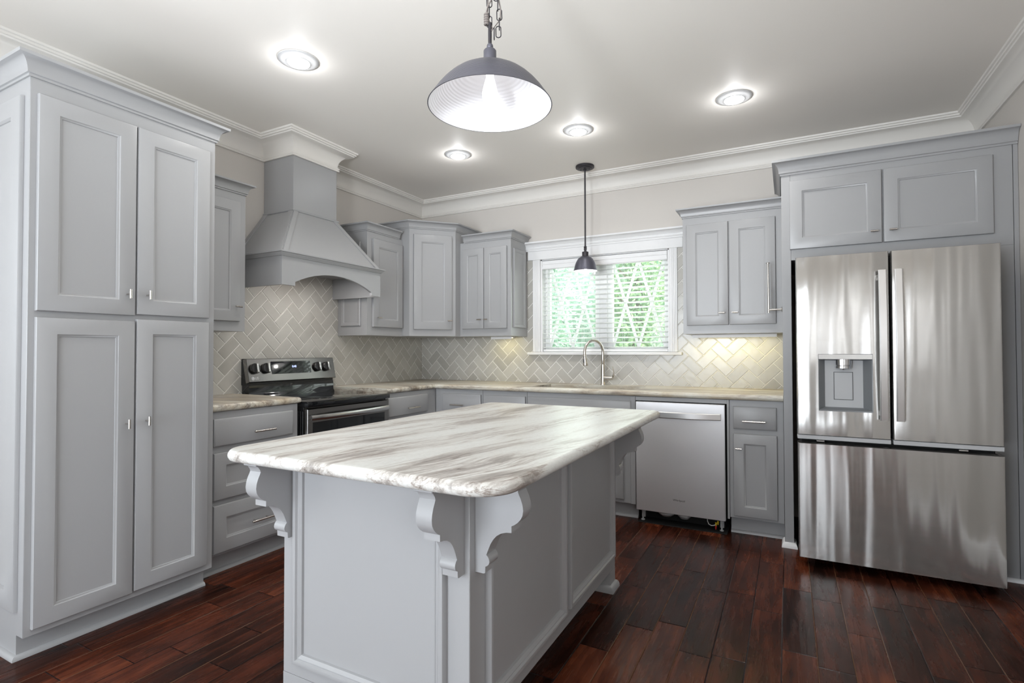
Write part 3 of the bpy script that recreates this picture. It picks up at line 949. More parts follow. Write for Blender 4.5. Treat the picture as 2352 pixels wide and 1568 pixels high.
t = thing('base_cabinet', (.3, -.9, 0), 'grey base cabinet with one top drawer right of the range, in the corner', 'cabinet', 'grey base cabinets')
obj('body', shell(bmesh.new(), FL, -1.238, -.60, .59), M['paint'], t)
d = obj('drawer', slab(bmesh.new(), FL, -1.225, -.735, .695, .840), M['paint'], t); barpull(FL, -.955, .746, .021, .142, d)
d = obj('door', shaker(bmesh.new(), FL, -1.225, -.735, .130, .657), M['paint'], t); tknob(FL, -.80, .60, .021, .042, False, d)
obj('shoe_molding', sweep(bmesh.new(), [(LX - .067, -1.238), (LX - .067, -.535)], SHOE, 0, 1), M['paint'], t)

BY = -.60
FBB = FY(BY)
def base(u0, u1, label):
    t = thing('base_cabinet', ((u0 + u1) / 2, -.3, 0), label, 'cabinet', 'grey base cabinets')
    obj('body', shell(bmesh.new(), FBB, u0, u1, .58), M['paint'], t)
    obj('shoe_molding', sweep(bmesh.new(), [(u0, BY + .067), (u1, BY + .067)], SHOE, 0, 1), M['paint'], t)
    return t
t = base(.612, 1.083, 'grey base cabinet left of the sink run, its drawer half hidden by the island')
d = obj('drawer', slab(bmesh.new(), FBB, .692, 1.070, .692, .837), M['paint'], t); barpull(FBB, .857, .747, .021, .130, d)
d = obj('door', shaker(bmesh.new(), FBB, .692, 1.070, .130, .657), M['paint'], t); tknob(FBB, .73, .60, .021, .04, False, d)
t = base(1.085, 1.487, 'grey base cabinet just left of the sink cabinet, behind the island top')
d = obj('drawer', slab(bmesh.new(), FBB, 1.098, 1.476, .692, .837), M['paint'], t); barpull(FBB, 1.287, .747, .021, .130, d)
d = obj('door', shaker(bmesh.new(), FBB, 1.098, 1.476, .130, .657), M['paint'], t); tknob(FBB, 1.14, .60, .021, .04, False, d)
t = base(1.489, 2.343, 'wide grey sink base cabinet under the window, left of the dishwasher')
obj('false_front', slab(bmesh.new(), FBB, 1.502, 2.312, .692, .840), M['paint'], t)
for u0, u1, k in ((1.502, 1.902, 1.865), (1.908, 2.255, 1.945)):
    d = obj('door', shaker(bmesh.new(), FBB, u0, u1, .140, .657), M['paint'], t); tknob(FBB, k, .60, .021, .04, False, d)
bm = bmesh.new(); fbox(bm, FBB, 2.308, 2.343, .112, .874, .0005, .010, .001)
obj('filler_strip', bm, M['paint'], t)
t = base(2.960, 3.275, 'narrow grey base cabinet with drawer and door between dishwasher and refrigerator')
d = obj('drawer', slab(bmesh.new(), FBB, 2.984, 3.236, .690, .834), M['paint'], t); barpull(FBB, 3.107, .743, .021, .134, d)
d = obj('door', shaker(bmesh.new(), FBB, 2.984, 3.238, .129, .658, .062), M['paint'], t); tknob(FBB, 3.017, .565, .021, .038, False, d)
bm = bmesh.new()
fbox(bm, FBB, 2.945, 2.959, .10, .874, -.02, .010, .001); fbox(bm, FBB, 2.345, 2.945, .846, .874, -.02, .010, .001)
obj('dishwasher_trim_strip', bm, M['paint'], t)

# ------------------------------------------------------------------ dishwasher
t = thing('dishwasher', (2.645, -.35, 0), 'stainless dishwasher with curved bar handle and missing toe kick below', 'dishwasher')
bm = bmesh.new()
box(bm, 2.362, 2.930, -.585, -.06, .115, .838)
box(bm, 2.372, 2.92, -.50, -.06, .004, .115)
obj('tub', bm, M['void'], t)
FDW = FY(-.632)
bm = rings(bmesh.new(), FDW, [(2.352, 2.934, .086, .840, -.040), (2.352, 2.934, .086, .840, -.003), (2.354, 2.932, .088, .838, -.0008), (2.357, 2.929, .091, .835, 0)], cap0=True)
dwd = obj('door', bm, M['dwsteel'], t)
bm = bmesh.new(); N = 16; prev = None
for i in range(N + 1):
    s = i / N; u = 2.377 + .534 * s; n = .020 + .030 * (1 - (2 * s - 1) ** 2) ** .8
    cur = [bm.verts.new(FDW(u, v, q)) for v, q in ((.739, n - .012), (.739, n - .003), (.743, n), (.777, n), (.781, n - .003), (.781, n - .012))]
    if prev:
        for k in range(6): bm.faces.new((prev[k], prev[(k + 1) % 6], cur[(k + 1) % 6], cur[k]))
    else: bm.faces.new(cur)
    prev = cur
bm.faces.new(prev)
for u in (2.379, 2.893): fbox(bm, FDW, u, u + .016, .742, .778, .0005, .012, .001)
obj('handle', bm, M['satin'], dwd, 14)
text('brand_logo', 'Whirlpool', .019, (2.642, -.6326, .183), (PI / 2, 0, 0), M['logo_d'], dwd)
for x in (2.385, 2.905):
    bm = lathe(bmesh.new(), [(0, 0.0045), (.013, 0.0045), (.013, .010), (.006, .012), (.006, .09), (0, .09)], (x, -.575, 0), 12)
    box(bm, x - .012, x + .012, -.560, -.545, .02, .115)
    obj('leg', bm, M['greyplastic'], t)
obj('dark_floor_sheet', B(2.362, 2.942, -.628, -.06, .0005, .004), M['void'], t)  # added black sheet, paints the dark under the dishwasher onto the floor
for x, yy, r in ((2.545, -.575, .055), (2.665, -.580, .045)):
    obj('drain_pan', lathe(bmesh.new(), [(0, .046), (r * .6, .048), (r, .066), (r * .98, .114), (0, .1145)], (x, yy + .02, 0), 24), M['greyplastic'], t)
bm = tube(bmesh.new(), [(2.815, -.585, .085), (2.818, -.59, .060), (2.826, -.595, .044), (2.842, -.598, .037), (2.858, -.598, .040), (2.868, -.598, .046)], .0028, 8)
obj('wire', bm, M['wirewhite'], t)
for loc, mm in (((2.872, -.600, .052), 'yellow'), ((2.884, -.598, .062), 'yellow'), ((2.871, -.602, .030), 'red')):
    o = obj('wire_nut', lathe(bmesh.new(), [(0, -.014), (.003, -.014), (.006, .006), (.006, .010), (0, .011)], loc, 10), M[mm], t)
    o['label'] = ('yellow' if mm == 'yellow' else 'red') + ' twist-on wire connector'

# ------------------------------------------------------------------ countertops
def bull(bm, edges, r=.0165):
    bmesh.ops.bevel(bm, geom=edges, offset=r, segments=5, profile=0.5, affect='EDGES')

def counter(name, cells, xs, ys, z0, z1, front, mt, label):
    bm = bmesh.new()
    vt = {}
    def v(i, j):
        if (i, j) not in vt: vt[(i, j)] = bm.verts.new((xs[i], ys[j], z0))
        return vt[(i, j)]
    fs = [bm.faces.new((v(i, j), v(i + 1, j), v(i + 1, j + 1), v(i, j + 1))) for i, j in cells]
    ex = bmesh.ops.extrude_face_region(bm, geom=fs)
    nv = [e for e in ex['geom'] if isinstance(e, bmesh.types.BMVert)]
    bmesh.ops.translate(bm, verts=nv, vec=(0, 0, z1 - z0))
    bmesh.ops.recalc_face_normals(bm, faces=bm.faces)
    es = []
    for e in bm.edges:
        a, b = e.verts[0].co, e.verts[1].co
        if abs(a.z - b.z) < 1e-5 and e.calc_face_angle(0) > .5 and front(a, b): es.append(e)
    bull(bm, es)
    o = obj(name, bm, mt)
    return tag(o, label, 'countertop')
CT0, CT1 = .876, .914
counter('countertop', [(0, 0)], [.008, .632], [PY1 + .002, -2.035], CT0, CT1,
        lambda a, b: min(a.x, b.x) > .6 or min(a.y, b.y) > -2.04, M['marble_l'], 'short brown-veined stone countertop between pantry and range')
SX0, SX1, SY0, SY1 = 1.50, 2.32, -.545, -.165
xs = [.008, .632, SX0, SX1, 3.2755]; ys = [-1.242, -.637, SY0, SY1, -.008]
cells = [(0, 0)] + [(i, j) for i in range(4) for j in (1, 2, 3) if not (i == 2 and j == 2)]
def lfront(a, b):
    if a.x > .62 and b.x > .62 and a.x < .64 and b.x < .64 and max(a.y, b.y) < -.6: return True
    if abs(a.y + .637) < .001 and abs(b.y + .637) < .001: return True
    return False
counter('countertop', cells, xs, ys, CT0, CT1, lfront, M['marble_b'], 'long L-shaped stone countertop with sink along the window wall')

# sink bowl
t = thing('sink', (1.91, -.355, .70), 'undermount stainless sink bowl set in the counter below the window', 'sink')
bm = rings(bmesh.new(), Frame((0, 0, 0), (1, 0, 0), (0, 0, 1), (0, 1, 0)), [(SX0 - .012, SX1 + .012, SY0 - .012, SY1 + .012, .8755), (SX0 + .004, SX1 - .004, SY0 + .004, SY1 - .004, .8755), (SX0 + .008, SX1 - .008, SY0 + .008, SY1 - .008, .72), (SX0 + .03, SX1 - .03, SY0 + .03, SY1 - .03, .69)])
obj('bowl', bm, M['steel'], t)
obj('drain', lathe(bmesh.new(), [(0, .004), (.02, .003), (.042, .006), (.046, .001), (.046, 0)], (1.91, -.30, .690), 24), M['chrome'], t)

# faucet
fx, fy = 1.945, -.108
t = thing('faucet', (fx, fy, CT1), 'tall brushed nickel pull-down gooseneck faucet behind the sink', 'faucet')
d = Vector((-.46, -.888)).normalized(); R_ = .102
bm = lathe(bmesh.new(), [(0, 0), (.023, 0), (.023, .004), (.0195, .010), (.0185, .06), (.0155, .16), (.0140, .168), (.0140, .171), (.0148, .173), (.0125, .24), (0, .24)], (fx, fy, CT1), 24)
obj('base_column', bm, M['nickel'], t)
zc = 1.180
pts = [(fx, fy, 1.12), (fx, fy, 1.15)]
for i in range(0, 19):
    a = PI * i / 18 * 1.06
    o_ = R_ * (1 - math.cos(a)); pts.append((fx + d.x * o_, fy + d.y * o_, zc + R_ * math.sin(a)))
obj('spout', tube(bmesh.new(), pts, .0112, 16), M['nickel'], t)
e1 = Vector(pts[-1]); dirv = (Vector(pts[-1]) - Vector(pts[-2])).normalized()
hp_ = [e1 - dirv * .004, e1 + dirv * .004, e1 + dirv * .006, e1 + dirv * .03, e1 + dirv * .06, e1 + dirv * .082, e1 + dirv * .086]
sh = obj('spray_head', tube(bmesh.new(), hp_, [.0118, .0118, .0128, .0138, .0165, .0215, .0205], 18), M['nickel'], t)
bm = bmesh.new()
side = Vector((-.55, -.83, 0)).normalized()
for s0, s1, r, o0, o1 in ((.016, .0165, .0042, .0125, .0125), (.034, .058, .0050, .0128, .0155)):
    tube(bm, [e1 + dirv * (s0 - .003) + side * (o0 - .001), e1 + dirv * s0 + side * o0, e1 + dirv * s1 + side * o1, e1 + dirv * (s1 + .003) + side * (o1 - .001)], [r * .5, r, r, r * .5], 12)
obj('spray_button', bm, M['dark'], sh)
bm = tube(bmesh.new(), [(fx + .010, fy, .972), (fx + .028, fy, .972), (fx + .082, fy, .974)], [.0165, .0180, .0165], 18)
hd = obj('handle', bm, M['nickel'], t)
bm = tube(bmesh.new(), [(fx + .074, fy, .966), (fx + .086, fy - .001, .983), (fx + .091, fy - .002, 1.006), (fx + .088, fy - .003, 1.036), (fx + .081, fy - .004, 1.068)], [.010, .012, .010, .0065, .005], 12, sx=.7)
obj('lever', bm, M['nickel'], hd)

# ------------------------------------------------------------------ range
RY0, RY1 = -2.008, -1.247
t = thing('range', (.35, -1.628, 0), 'stainless and black electric range with control panel under the hood', 'range')
bm = bmesh.new()
box(bm, .035, .615, RY0 + .006, RY1 - .006, .045, .858, .003)
for y in (RY0 + .04, RY1 - .07):
    for x in (.10, .55): box(bm, x, x + .03, y, y + .03, 0, .045)
obj('body', bm, M['black'], t)
bm = B(.10, .660, RY0, RY1, .848, .882, .003, 2)
ck = obj('cooktop', bm, M['glassblack'], t)
M['burner'] = mat('burner_ring_print', (.05, .05, .055), .15)
for (x, y, r) in ((.24, -1.82, .075), (.24, -1.44, .095), (.49, -1.82, .105), (.49, -1.44, .085)):
    obj('burner_ring', lathe(bmesh.new(), [(r - .002, .8822), (r, .8824), (r + .002, .8822)], (x, y, 0), 40), M['burner'], ck)
FRG = FX(.652)
bm = rings(bmesh.new(), FRG, [(RY0 + .003, RY1 - .003, .255, .834, -.036), (RY0 + .003, RY1 - .003, .255, .834, -.004), (RY0 + .006, RY1 - .006, .258, .831, 0), (RY0 + .045, RY1 - .045, .36, .748, 0), (RY0 + .047, RY1 - .047, .362, .746, -.002)], cap0=True, cap1=False)
od = obj('oven_door', bm, M['blacksteel'], t)
bm = bmesh.new(); fbox(bm, FRG, RY0 + .047, RY1 - .047, .362, .746, -.012, -.0015)
obj('oven_window', bm, M['glassblack'], od)
bm = bmesh.new(); N = 16; prev = None
for i in range(N + 1):
    s = i / N; u = RY0 + .022 + (RY1 - RY0 - .044) * s; n = .022 + .034 * (1 - (2 * s - 1) ** 2) ** .7
    cur = [bm.verts.new(FRG(u, v, q)) for v, q in ((.766, n - .014), (.764, n - .006), (.770, n - .001), (.783, n), (.794, n - .004), (.796, n - .014))]
    if prev:
        for k in range(6): bm.faces.new((prev[k], prev[(k + 1) % 6], cur[(k + 1) % 6], cur[k]))
    else: bm.faces.new(cur)
    prev = cur
bm.faces.new(prev)
for u in (RY0 + .024, RY1 - .040): fbox(bm, FRG, u, u + .016, .768, .793, .0005, .014, .001)
obj('handle', bm, M['steel'], od)
bm = bmesh.new(); slab(bm, FRG, RY0 + .003, RY1 - .003, .065, .248, -.036, .036, .004)
obj('storage_drawer', bm, M['blacksteel'], t)
bm = bmesh.new()
for k in range(3): fbox(bm, Frame((.565 + k * .022, RY0 + .0055, 0), (1, 0, 0), (0, -1, 0)), -.004, .004, .30, .82, 0, .003, .001)
obj('side_vent', bm, M['dark'], t)
# backguard and slanted control panel
bm = bmesh.new()
prism(bm, [(.012, .860), (.098, .860), (.098, .884), (.086, .902), (.084, .966), (.012, .966)], Frame((0, 0, 0), (1, 0, 0), (0, 1, 0)), RY0 + .010, RY1 - .008)
obj('backguard', bm, M['glassblack'], t)
bm = bmesh.new()
prism(bm, [(.012, .966), (.072, .966), (.072, .992), (.060, 1.146), (.012, 1.146)], Frame((0, 0, 0), (1, 0, 0), (0, 1, 0)), RY0 + .004, RY1 - .002)
obj('panel_housing', bm, M['black'], t)
vx, vz = -.216, .976
FC = Frame((.100, 0, .988), (0, 1, 0), (vz, 0, -vx), (vx, 0, vz))
PH = .162
bm = rings(bmesh.new(), FC, [(RY0, RY1 + .006, 0, PH, -.034), (RY0, RY1 + .006, 0, PH, -.003), (RY0 + .003, RY1 + .003, .003, PH - .003, 0)], cap0=True)
pn = obj('control_panel', bm, M['blacksteel'], t)
bm = bmesh.new(); fbox(bm, FC, -1.822, -1.478, .050, .140, .0004, .002, .0005)
ds = obj('display', bm, M['glassblack'], pn)
def on_panel(u, v, n): return FC(u, v, n)
tilt = math.atan2(-vx, vz)
rp = Matrix(((0, vx, vz), (1, 0, 0), (0, vz, -vx))).to_euler()
text('clock_digits', '0:40', .022, FC(-1.628, .100, .0024), rp, M['led'], ds)
for u in (-1.955, -1.866, -1.416, -1.330):
    bm = bmesh.new()
    L_ = [(.034, .0005), (.036, .004), (.036, .018), (.032, .022), (0, .022)]
    seg = 28; prev = None
    for r, n in L_:
        if r > 0:
            cur = [bm.verts.new(FC(u + r * math.cos(2 * PI * i / seg), .092 + r * math.sin(2 * PI * i / seg), n)) for i in range(seg)]
            if prev:
                for i in range(seg): bm.faces.new((prev[i], prev[(i + 1) % seg], cur[(i + 1) % seg], cur[i]))
            prev = cur
        else: bm.faces.new(prev)
    kn = obj('knob', bm, M['black'], pn)
    bm = bmesh.new(); fbox(bm, FC, u - .006, u + .010, .060, .124, .0222, .040, .003)
    obj('knob_grip', bm, M['steel'], kn)
text('brand_logo', 'LG', .024, FC(-1.945, .025, .0006), rp, M['logo_w'], pn)
bm = bmesh.new()
cs = [FC(-1.976 + .012 * math.cos(2 * PI * i / 24), .025 + .012 * math.sin(2 * PI * i / 24), .0008) for i in range(24)]
bm.faces.new([bm.verts.new(c) for c in cs])
lg = obj('logo_disc', bm, M['logo_w'], pn)
bm = bmesh.new()
fbox(bm, FC, -1.977, -1.9755, .019, .031, .0009, .0012); fbox(bm, FC, -1.977, -1.971, .019, .0205, .0009, .0012)
tube(bm, [FC(-1.976 + .009 * math.cos(a / 10 * 1.5 * PI + PI / 2), .025 + .009 * math.sin(a / 10 * 1.5 * PI + PI / 2), .001) for a in range(11)], .0006, 6)
obj('logo_mark', bm, M['logo_d'], lg)
text('small_print', 'InstaView', .009, FC(-1.285, .025, .0006), rp, M['greyplastic'], pn) if False else None

# ------------------------------------------------------------------ range hood
HX, HY0, HY1, HZ0, HZ1 = .50, -2.076, -1.176, 1.618, 1.802
t = thing('range_hood', (.25, -1.63, 1.62), 'grey painted wooden range hood with arched front and chimney over the range', 'range hood')
bm = bmesh.new()
AY0, AY1, AT = -1.974, -1.272, 1.724
w_ = (AY1 - AY0) / 2; hgt = AT - 1.643; Rr = (w_ * w_ + hgt * hgt) / (2 * hgt)
pts = [(HY0, HZ0), (AY0, HZ0), (AY0, 1.643)]
cy = (AY0 + AY1) / 2; a0 = math.asin(w_ / Rr)
for i in range(1, 20):
    a = -a0 + 2 * a0 * i / 20
    pts.append((cy + Rr * math.sin(a), AT - Rr + Rr * math.cos(a)))
pts += [(AY1, 1.643), (AY1, HZ0), (HY1, HZ0), (HY1, HZ1), (HY0, HZ1)]
prism(bm, pts, FX(HX), -.020, 0)
box(bm, .010, HX - .0202, HY0, HY0 + .019, HZ0, HZ1); box(bm, .010, HX - .0202, HY1 - .019, HY1, HZ0, HZ1)
box(bm, .010, HX - .0202, HY0 + .019, HY1 - .019, HZ1 - .02, HZ1)
obj('arched_box', bm, M['paint'], t)
mp_ = [(0, 0), (.008, 0), (.010, .006), (.018, .012), (.022, .020), (.030, .022), (.030, .030), (0, .030)]
obj('lower_molding', sweep(bmesh.new(), [(.010, HY0), (HX, HY0), (HX, HY1), (.010, HY1)], mp_, HZ1 - .002, 1), M['paint'], t)
# tapered body
CX, CY0, CY1, CZ0 = HC[0], HC[1], HC[2], 2.166
b_ = [Vector(p) for p in ((.010, HY0 + .004, HZ1 + .028), (HX - .004, HY0 + .004, HZ1 + .028), (HX - .004, HY1 - .004, HZ1 + .028), (.010, HY1 - .004, HZ1 + .028))]
c_ = [Vector(p) for p in ((.010, CY0 - .006, CZ0 - .006), (CX + .006, CY0 - .006, CZ0 - .006), (CX + .006, CY1 + .006, CZ0 - .006), (.010, CY1 + .006, CZ0 - .006))]
bm = bmesh.new()
bv_ = [bm.verts.new(p) for p in b_]; cv_ = [bm.verts.new(p) for p in c_]
for i in range(3): bm.faces.new((bv_[i], bv_[i + 1], cv_[i + 1], cv_[i]))
bm.faces.new((bv_[3], bv_[0], cv_[0], cv_[3]))
bm.faces.new(bv_); bm.faces.new(cv_)
obj('tapered_body', bm, M['paint'], t)
def strip(bm, p0, p1, q0, q1, nrm, h=.006):
    """corner trim board: from edge p0-p1 towards q0-q1"""
    a = [p0, q0, q1, p1]
    lo = [bm.verts.new(p + nrm * .0005) for p in a]; hi = [bm.verts.new(p + nrm * h) for p in a]
    bm.faces.new(lo); bm.faces.new(hi)
    for i in range(4): bm.faces.new((lo[i], lo[(i + 1) % 4], hi[(i + 1) % 4], hi[i]))
for i in range(3):
    A0, A1, T0, T1 = b_[i], b_[i + 1], c_[i], c_[i + 1]
    nr = (A1 - A0).cross(T0 - A0).normalized()
    eb, et = (A1 - A0).normalized(), (T1 - T0).normalized()
    wd = .042
    bm = bmesh.new(); strip(bm, A0 + eb * .004, T0 + et * .004, A0 + eb * wd, T0 + et * wd, nr); obj('corner_trim', bm, M['paint'], t)
    bm = bmesh.new(); strip(bm, A1 - eb * .004, T1 - et * .004, A1 - eb * wd, T1 - et * wd, nr); obj('corner_trim', bm, M['paint'], t)
bm = bmesh.new()
box(bm, .003, CX, CY0, CY1, CZ0, 2.546, .001)
obj('chimney', bm, M['paint'], t)
obj('chimney_molding', sweep(bmesh.new(), [(.010, CY0), (CX, CY0), (CX, CY1), (.010, CY1)], [(0, 0), (.008, 0), (.013, .004), (.014, .009), (.011, .014), (0, .016)], CZ0 - .006, 1), M['paint'], t)
obj('liner', B(.30, HX - .03, HY0 + .05, HY1 - .05, HZ1 - .045, HZ1 - .021, .003), M['steel'], t)
l = bpy.data.lights.new('hood_lamp', 'AREA'); l.shape = 'RECTANGLE'; l.size = .06; l.size_y = .4; l.energy = 1.6; l.color = (1.0, .93, .88)
o = bpy.data.objects.new('hood_lamp', l); o.location = Vector((.38, -1.626, HZ1 - .05)) - t.location; o.parent = t; COL.objects.link(o)
for y in (-1.80, -1.45):
    obj('hood_light', lathe(bmesh.new(), [(0, -.003), (.028, -.003), (.032, 0), (0, .0)], (.40, y, HZ1 - .0455), 20), M['bulb'], t)

# ------------------------------------------------------------------ island
IX0, IX1, IY0, IY1 = 1.760, 2.515, -3.070, -1.690
t = thing('kitchen_island', (2.14, -2.38, 0), 'grey panelled kitchen island base with scrolled corbels in the middle of the floor', 'kitchen island')
IT = .8535
bm = bmesh.new()
box(bm, IX0, IX1, IY0, IY1, .100, IT, .002)
box(bm, IX0 + .07, IX1 - .08, IY0 + .02, IY1 - .03, 0, .100)
box(bm, IX0, IX1, IY0, IY0 + .08, 0, .100); box(bm, IX1 - .08, IX1, IY1 - .078, IY1, 0, .100); box(bm, IX0, IX0 + .08, IY1 - .078, IY1, 0, .100)
obj('body', bm, M['paint'], t)
def frame_panel(F, u0, u1, v0, v1):
    bm = bmesh.new()
    rings(bm, F, [(u0, u1, v0, v1, .0003), (u0, u1, v0, v1, .012), (u0 + .004, u1 - .004, v0 + .004, v1 - .004, .020), (u0 + .010, u1 - .010, v0 + .010, v1 - .010, .022), (u0 + .017, u1 - .017, v0 + .017, v1 - .017, .020),
                  (u0 + .021, u1 - .021, v0 + .021, v1 - .021, .013), (u0 + .026, u1 - .026, v0 + .026, v1 - .026, .0145), (u0 + .036, u1 - .036, v0 + .036, v1 - .036, .008),
                  (u0 + .038, u1 - .038, v0 + .038, v1 - .038, .0008), (u0 + .0385, u1 - .0385, v0 + .0385, v1 - .0385, -.003), (u0 + .0415, u1 - .0415, v0 + .0415, v1 - .0415, -.003), (u0 + .042, u1 - .042, v0 + .042, v1 - .042, .001)], cap1=True)
    return obj('panel', bm, M['paint'], t)
FI = Frame((0, IY0, 0), (1, 0, 0), (0, -1, 0)); FI2 = Frame((IX1, 0, 0), (0, 1, 0), (1, 0, 0))
frame_panel(FI, 1.821, 2.440, .147, .838)
frame_panel(FI2, -2.985, -2.378, .158, .838)
frame_panel(FI2, -2.346, -1.737, .168, .838)
CB = [(0.0005, IT - .001), (.152, IT - .001), (.152, IT - .020), (.146, IT - .024), (.139, IT - .034), (.137, IT - .041), (.140, IT - .048), (.146, IT - .060), (.151, IT - .075), (.153, IT - .090), (.151, IT - .104), (.145, IT - .115), (.136, IT - .125), (.125, IT - .133), (.117, IT - .137),
      (.117, IT - .155), (.100, IT - .157), (.084, IT - .162), (.070, IT - .171), (.060, IT - .182), (.051, IT - .196), (.044, IT - .212), (.037, IT - .229), (.042, IT - .233), (.046, IT - .240), (.047, IT - .247), (.045, IT - .254), (.040, IT - .259), (.034, IT - .262), (.033, IT - .280), (.028, IT - .282), (.0005, IT - .282)]
def corbel(F, u0, u1):
    bm = bmesh.new()
    prism(bm, CB, Frame(F.O + F.U * u0, F.N, F.U), 0, u1 - u0)
    fbox(bm, F, u0 - .005, u1 + .005, IT - .020, IT - .0012, .002, .158, .002)
    return obj('corbel', bm, M['paint'], t, 30)
corbel(FI, 1.768, 1.819); corbel(FI, 2.447, 2.498); corbel(FI2, -3.041, -2.990); corbel(FI2, -1.744, -1.694)
SH2 = [(o * 1.05, z * 1.9) for o, z in SHOE]
obj('shoe_molding', sweep(bmesh.new(), [(IX1 - .08, IY1 - .078), (IX1, IY1 - .078), (IX1, IY1), (IX1 - .08, IY1)], SH2, 0, 1), M['paint'], t)
obj('shoe_molding', sweep(bmesh.new(), [(IX0, IY0), (IX1, IY0), (IX1, IY0 + .08), (IX1 - .08, IY0 + .08)], SH2, 0, 1), M['paint'], t)

def rounded(x0, x1, y0, y1, rs, ins):
    pts = []
    cs = ((x0, y0, PI, rs[0]), (x1, y0, 1.5 * PI, rs[1]), (x1, y1, 0, rs[2]), (x0, y1, .5 * PI, rs[3]))
    for (cx, cy, a0, r) in cs:
        sx = 1 if cx == x0 else -1; sy = 1 if cy == y0 else -1
        ox, oy = cx + sx * r, cy + sy * r
        for i in range(9):
            a = a0 + PI / 2 * i / 8
            pts.append((ox + (r - ins) * math.cos(a), oy + (r - ins) * math.sin(a)))
    return pts
bm = bmesh.new(); prev = None
T0, T1 = IT + .0005, .890
th = T1 - T0
lv = [(0.028, T0), (.016, T0)]
for i in range(1, 8):
    a = -PI / 2 + PI * i / 8
    lv.append((.016 - .016 * math.cos(a), (T0 + T1) / 2 + th / 2 * math.sin(a)))
lv += [(.016, T1), (.028, T1)]
first = None
for ins, z in lv:
    cur = [bm.verts.new((x, y, z)) for x, y in rounded(1.712, 2.730, -3.288, -1.562, (.085, .110, .06, .06), ins)]
    if prev:
        for i in range(len(cur)): bm.faces.new((prev[i], prev[(i + 1) % len(cur)], cur[(i + 1) % len(cur)], cur[i]))
    else: bm.faces.new(cur)
    prev = cur
bm.faces.new(prev)
tag(obj('countertop', bm, M['marble'], None, 50), 'large white and taupe streaked stone top on the kitchen island', 'countertop')

# ------------------------------------------------------------------ ceiling downlights
def downlight(x, y, label):
    t = thing('recessed_downlight', (x, y, CZ), label, 'ceiling light', 'recessed ceiling downlights')
    obj('trim_ring', lathe(bmesh.new(), [(.099, 0), (.099, -.003), (.094, -.006), (.080, -.009), (.062, -.013), (.056, -.016), (.054, -.010)], (x, y, CZ), 48), M['trimring'], t)
    obj('lens', lathe(bmesh.new(), [(.0555, -.015), (.052, -.020), (.040, -.025), (.022, -.028), (0, -.029)], (x, y, CZ), 40), M['lens'], t)
    l = bpy.data.lights.new('downlight_lamp', 'POINT'); l.shadow_soft_size = .014; l.energy = 1.0; l.color = (.97, .98, 1.0)
    o = bpy.data.objects.new('downlight_lamp', l); o.location = (0, 0, -.048); o.parent = t; COL.objects.link(o)
    l = bpy.data.lights.new('downlight_beam', 'SPOT'); l.spot_size = 2.4; l.spot_blend = 1.0; l.shadow_soft_size = .05; l.energy = 20; l.color = (1.0, .97, .93)
    o = bpy.data.objects.new('downlight_beam', l); o.location = (0, 0, -.034); o.parent = t; COL.objects.link(o)
downlight(1.082, -2.448, 'lit recessed downlight nearest the tall pantry cabinet')
downlight(3.036, -.956, 'lit recessed downlight in front of the refrigerator')
downlight(2.053, -.955, 'lit recessed downlight nearest the small window pendant')
downlight(1.080, -.962, 'lit recessed downlight nearest the corner wall cabinet')

# ------------------------------------------------------------------ small pendant over the sink
px, py = 1.853, -.267
t = thing('pendant_light', (px, py, CZ), 'small dark bell pendant on a rod hanging before the window', 'pendant light')
bm = lathe(bmesh.new(), [(0, 0), (.074, 0), (.075, -.006), (.075, -.016), (.070, -.020), (.058, -.021), (.055, -.026), (.016, -.030), (.012, -.036), (0, -.036)], (px, py, CZ), 40)
for s in (-1, 1): lathe(bm, [(0, -.034), (.004, -.033), (.005, -.028), (0, -.026)], (px + s * .036, py, CZ), 10)
obj('canopy', bm, M['bronze'], t)
obj('rod', tube(bmesh.new(), [(px, py, CZ - .03), (px, py, 2.03)], .0065, 12), M['bronze'], t)
bm = lathe(bmesh.new(), [(0, 2.045), (.010, 2.045), (.013, 2.036), (.010, 2.030), (.013, 2.022), (.010, 2.014), (.011, 2.002), (.026, 1.998), (.026, 1.962), (.030, 1.955)], (px, py, 0), 32)
obj('socket_cap', bm, M['bronze'], t)
bm = lathe(bmesh.new(), [(.026, 1.964), (.038, 1.959), (.050, 1.951), (.061, 1.940), (.071, 1.924), (.0795, 1.905), (.0855, 1.885), (.0905, 1.862), (.0965, 1.843), (.095, 1.843), (.0885, 1.862), (.0835, 1.885), (.0775, 1.904), (.069, 1.922), (.059, 1.937), (.048, 1.948), (.036, 1.955), (.024, 1.960)], (px, py, 0), 48)
for f in bm.faces: f.material_index = 0
M['shade_small'] = M['gunmetal']
o = obj('lamp_shade', bm, [M['gunmetal'], M['shadein']], t)
for p in o.data.polygons:
    zs = [o.data.vertices[i].co for i in p.vertices]
    c = sum((v for v in zs), Vector()) / len(zs)
    if p.normal.dot(Vector((c.x, c.y, 0))) < 0: p.material_index = 1
obj('bulb', lathe(bmesh.new(), [(0, 1.852), (.016, 1.857), (.027, 1.872), (.029, 1.890), (.020, 1.915), (.013, 1.935), (.013, 1.95), (0, 1.95)], (px, py, 0), 20), M['bulb'], t)
def lamp_in(t, loc, r, e, c):
    l = bpy.data.lights.new('pendant_lamp', 'POINT'); l.shadow_soft_size = r; l.energy = e; l.color = c
    o = bpy.data.objects.new('pendant_lamp', l); o.location = Vector(loc) - t.location; o.parent = t; COL.objects.link(o)
lamp_in(t, (px, py, 1.845), .018, .5, (1.0, .97, .9))

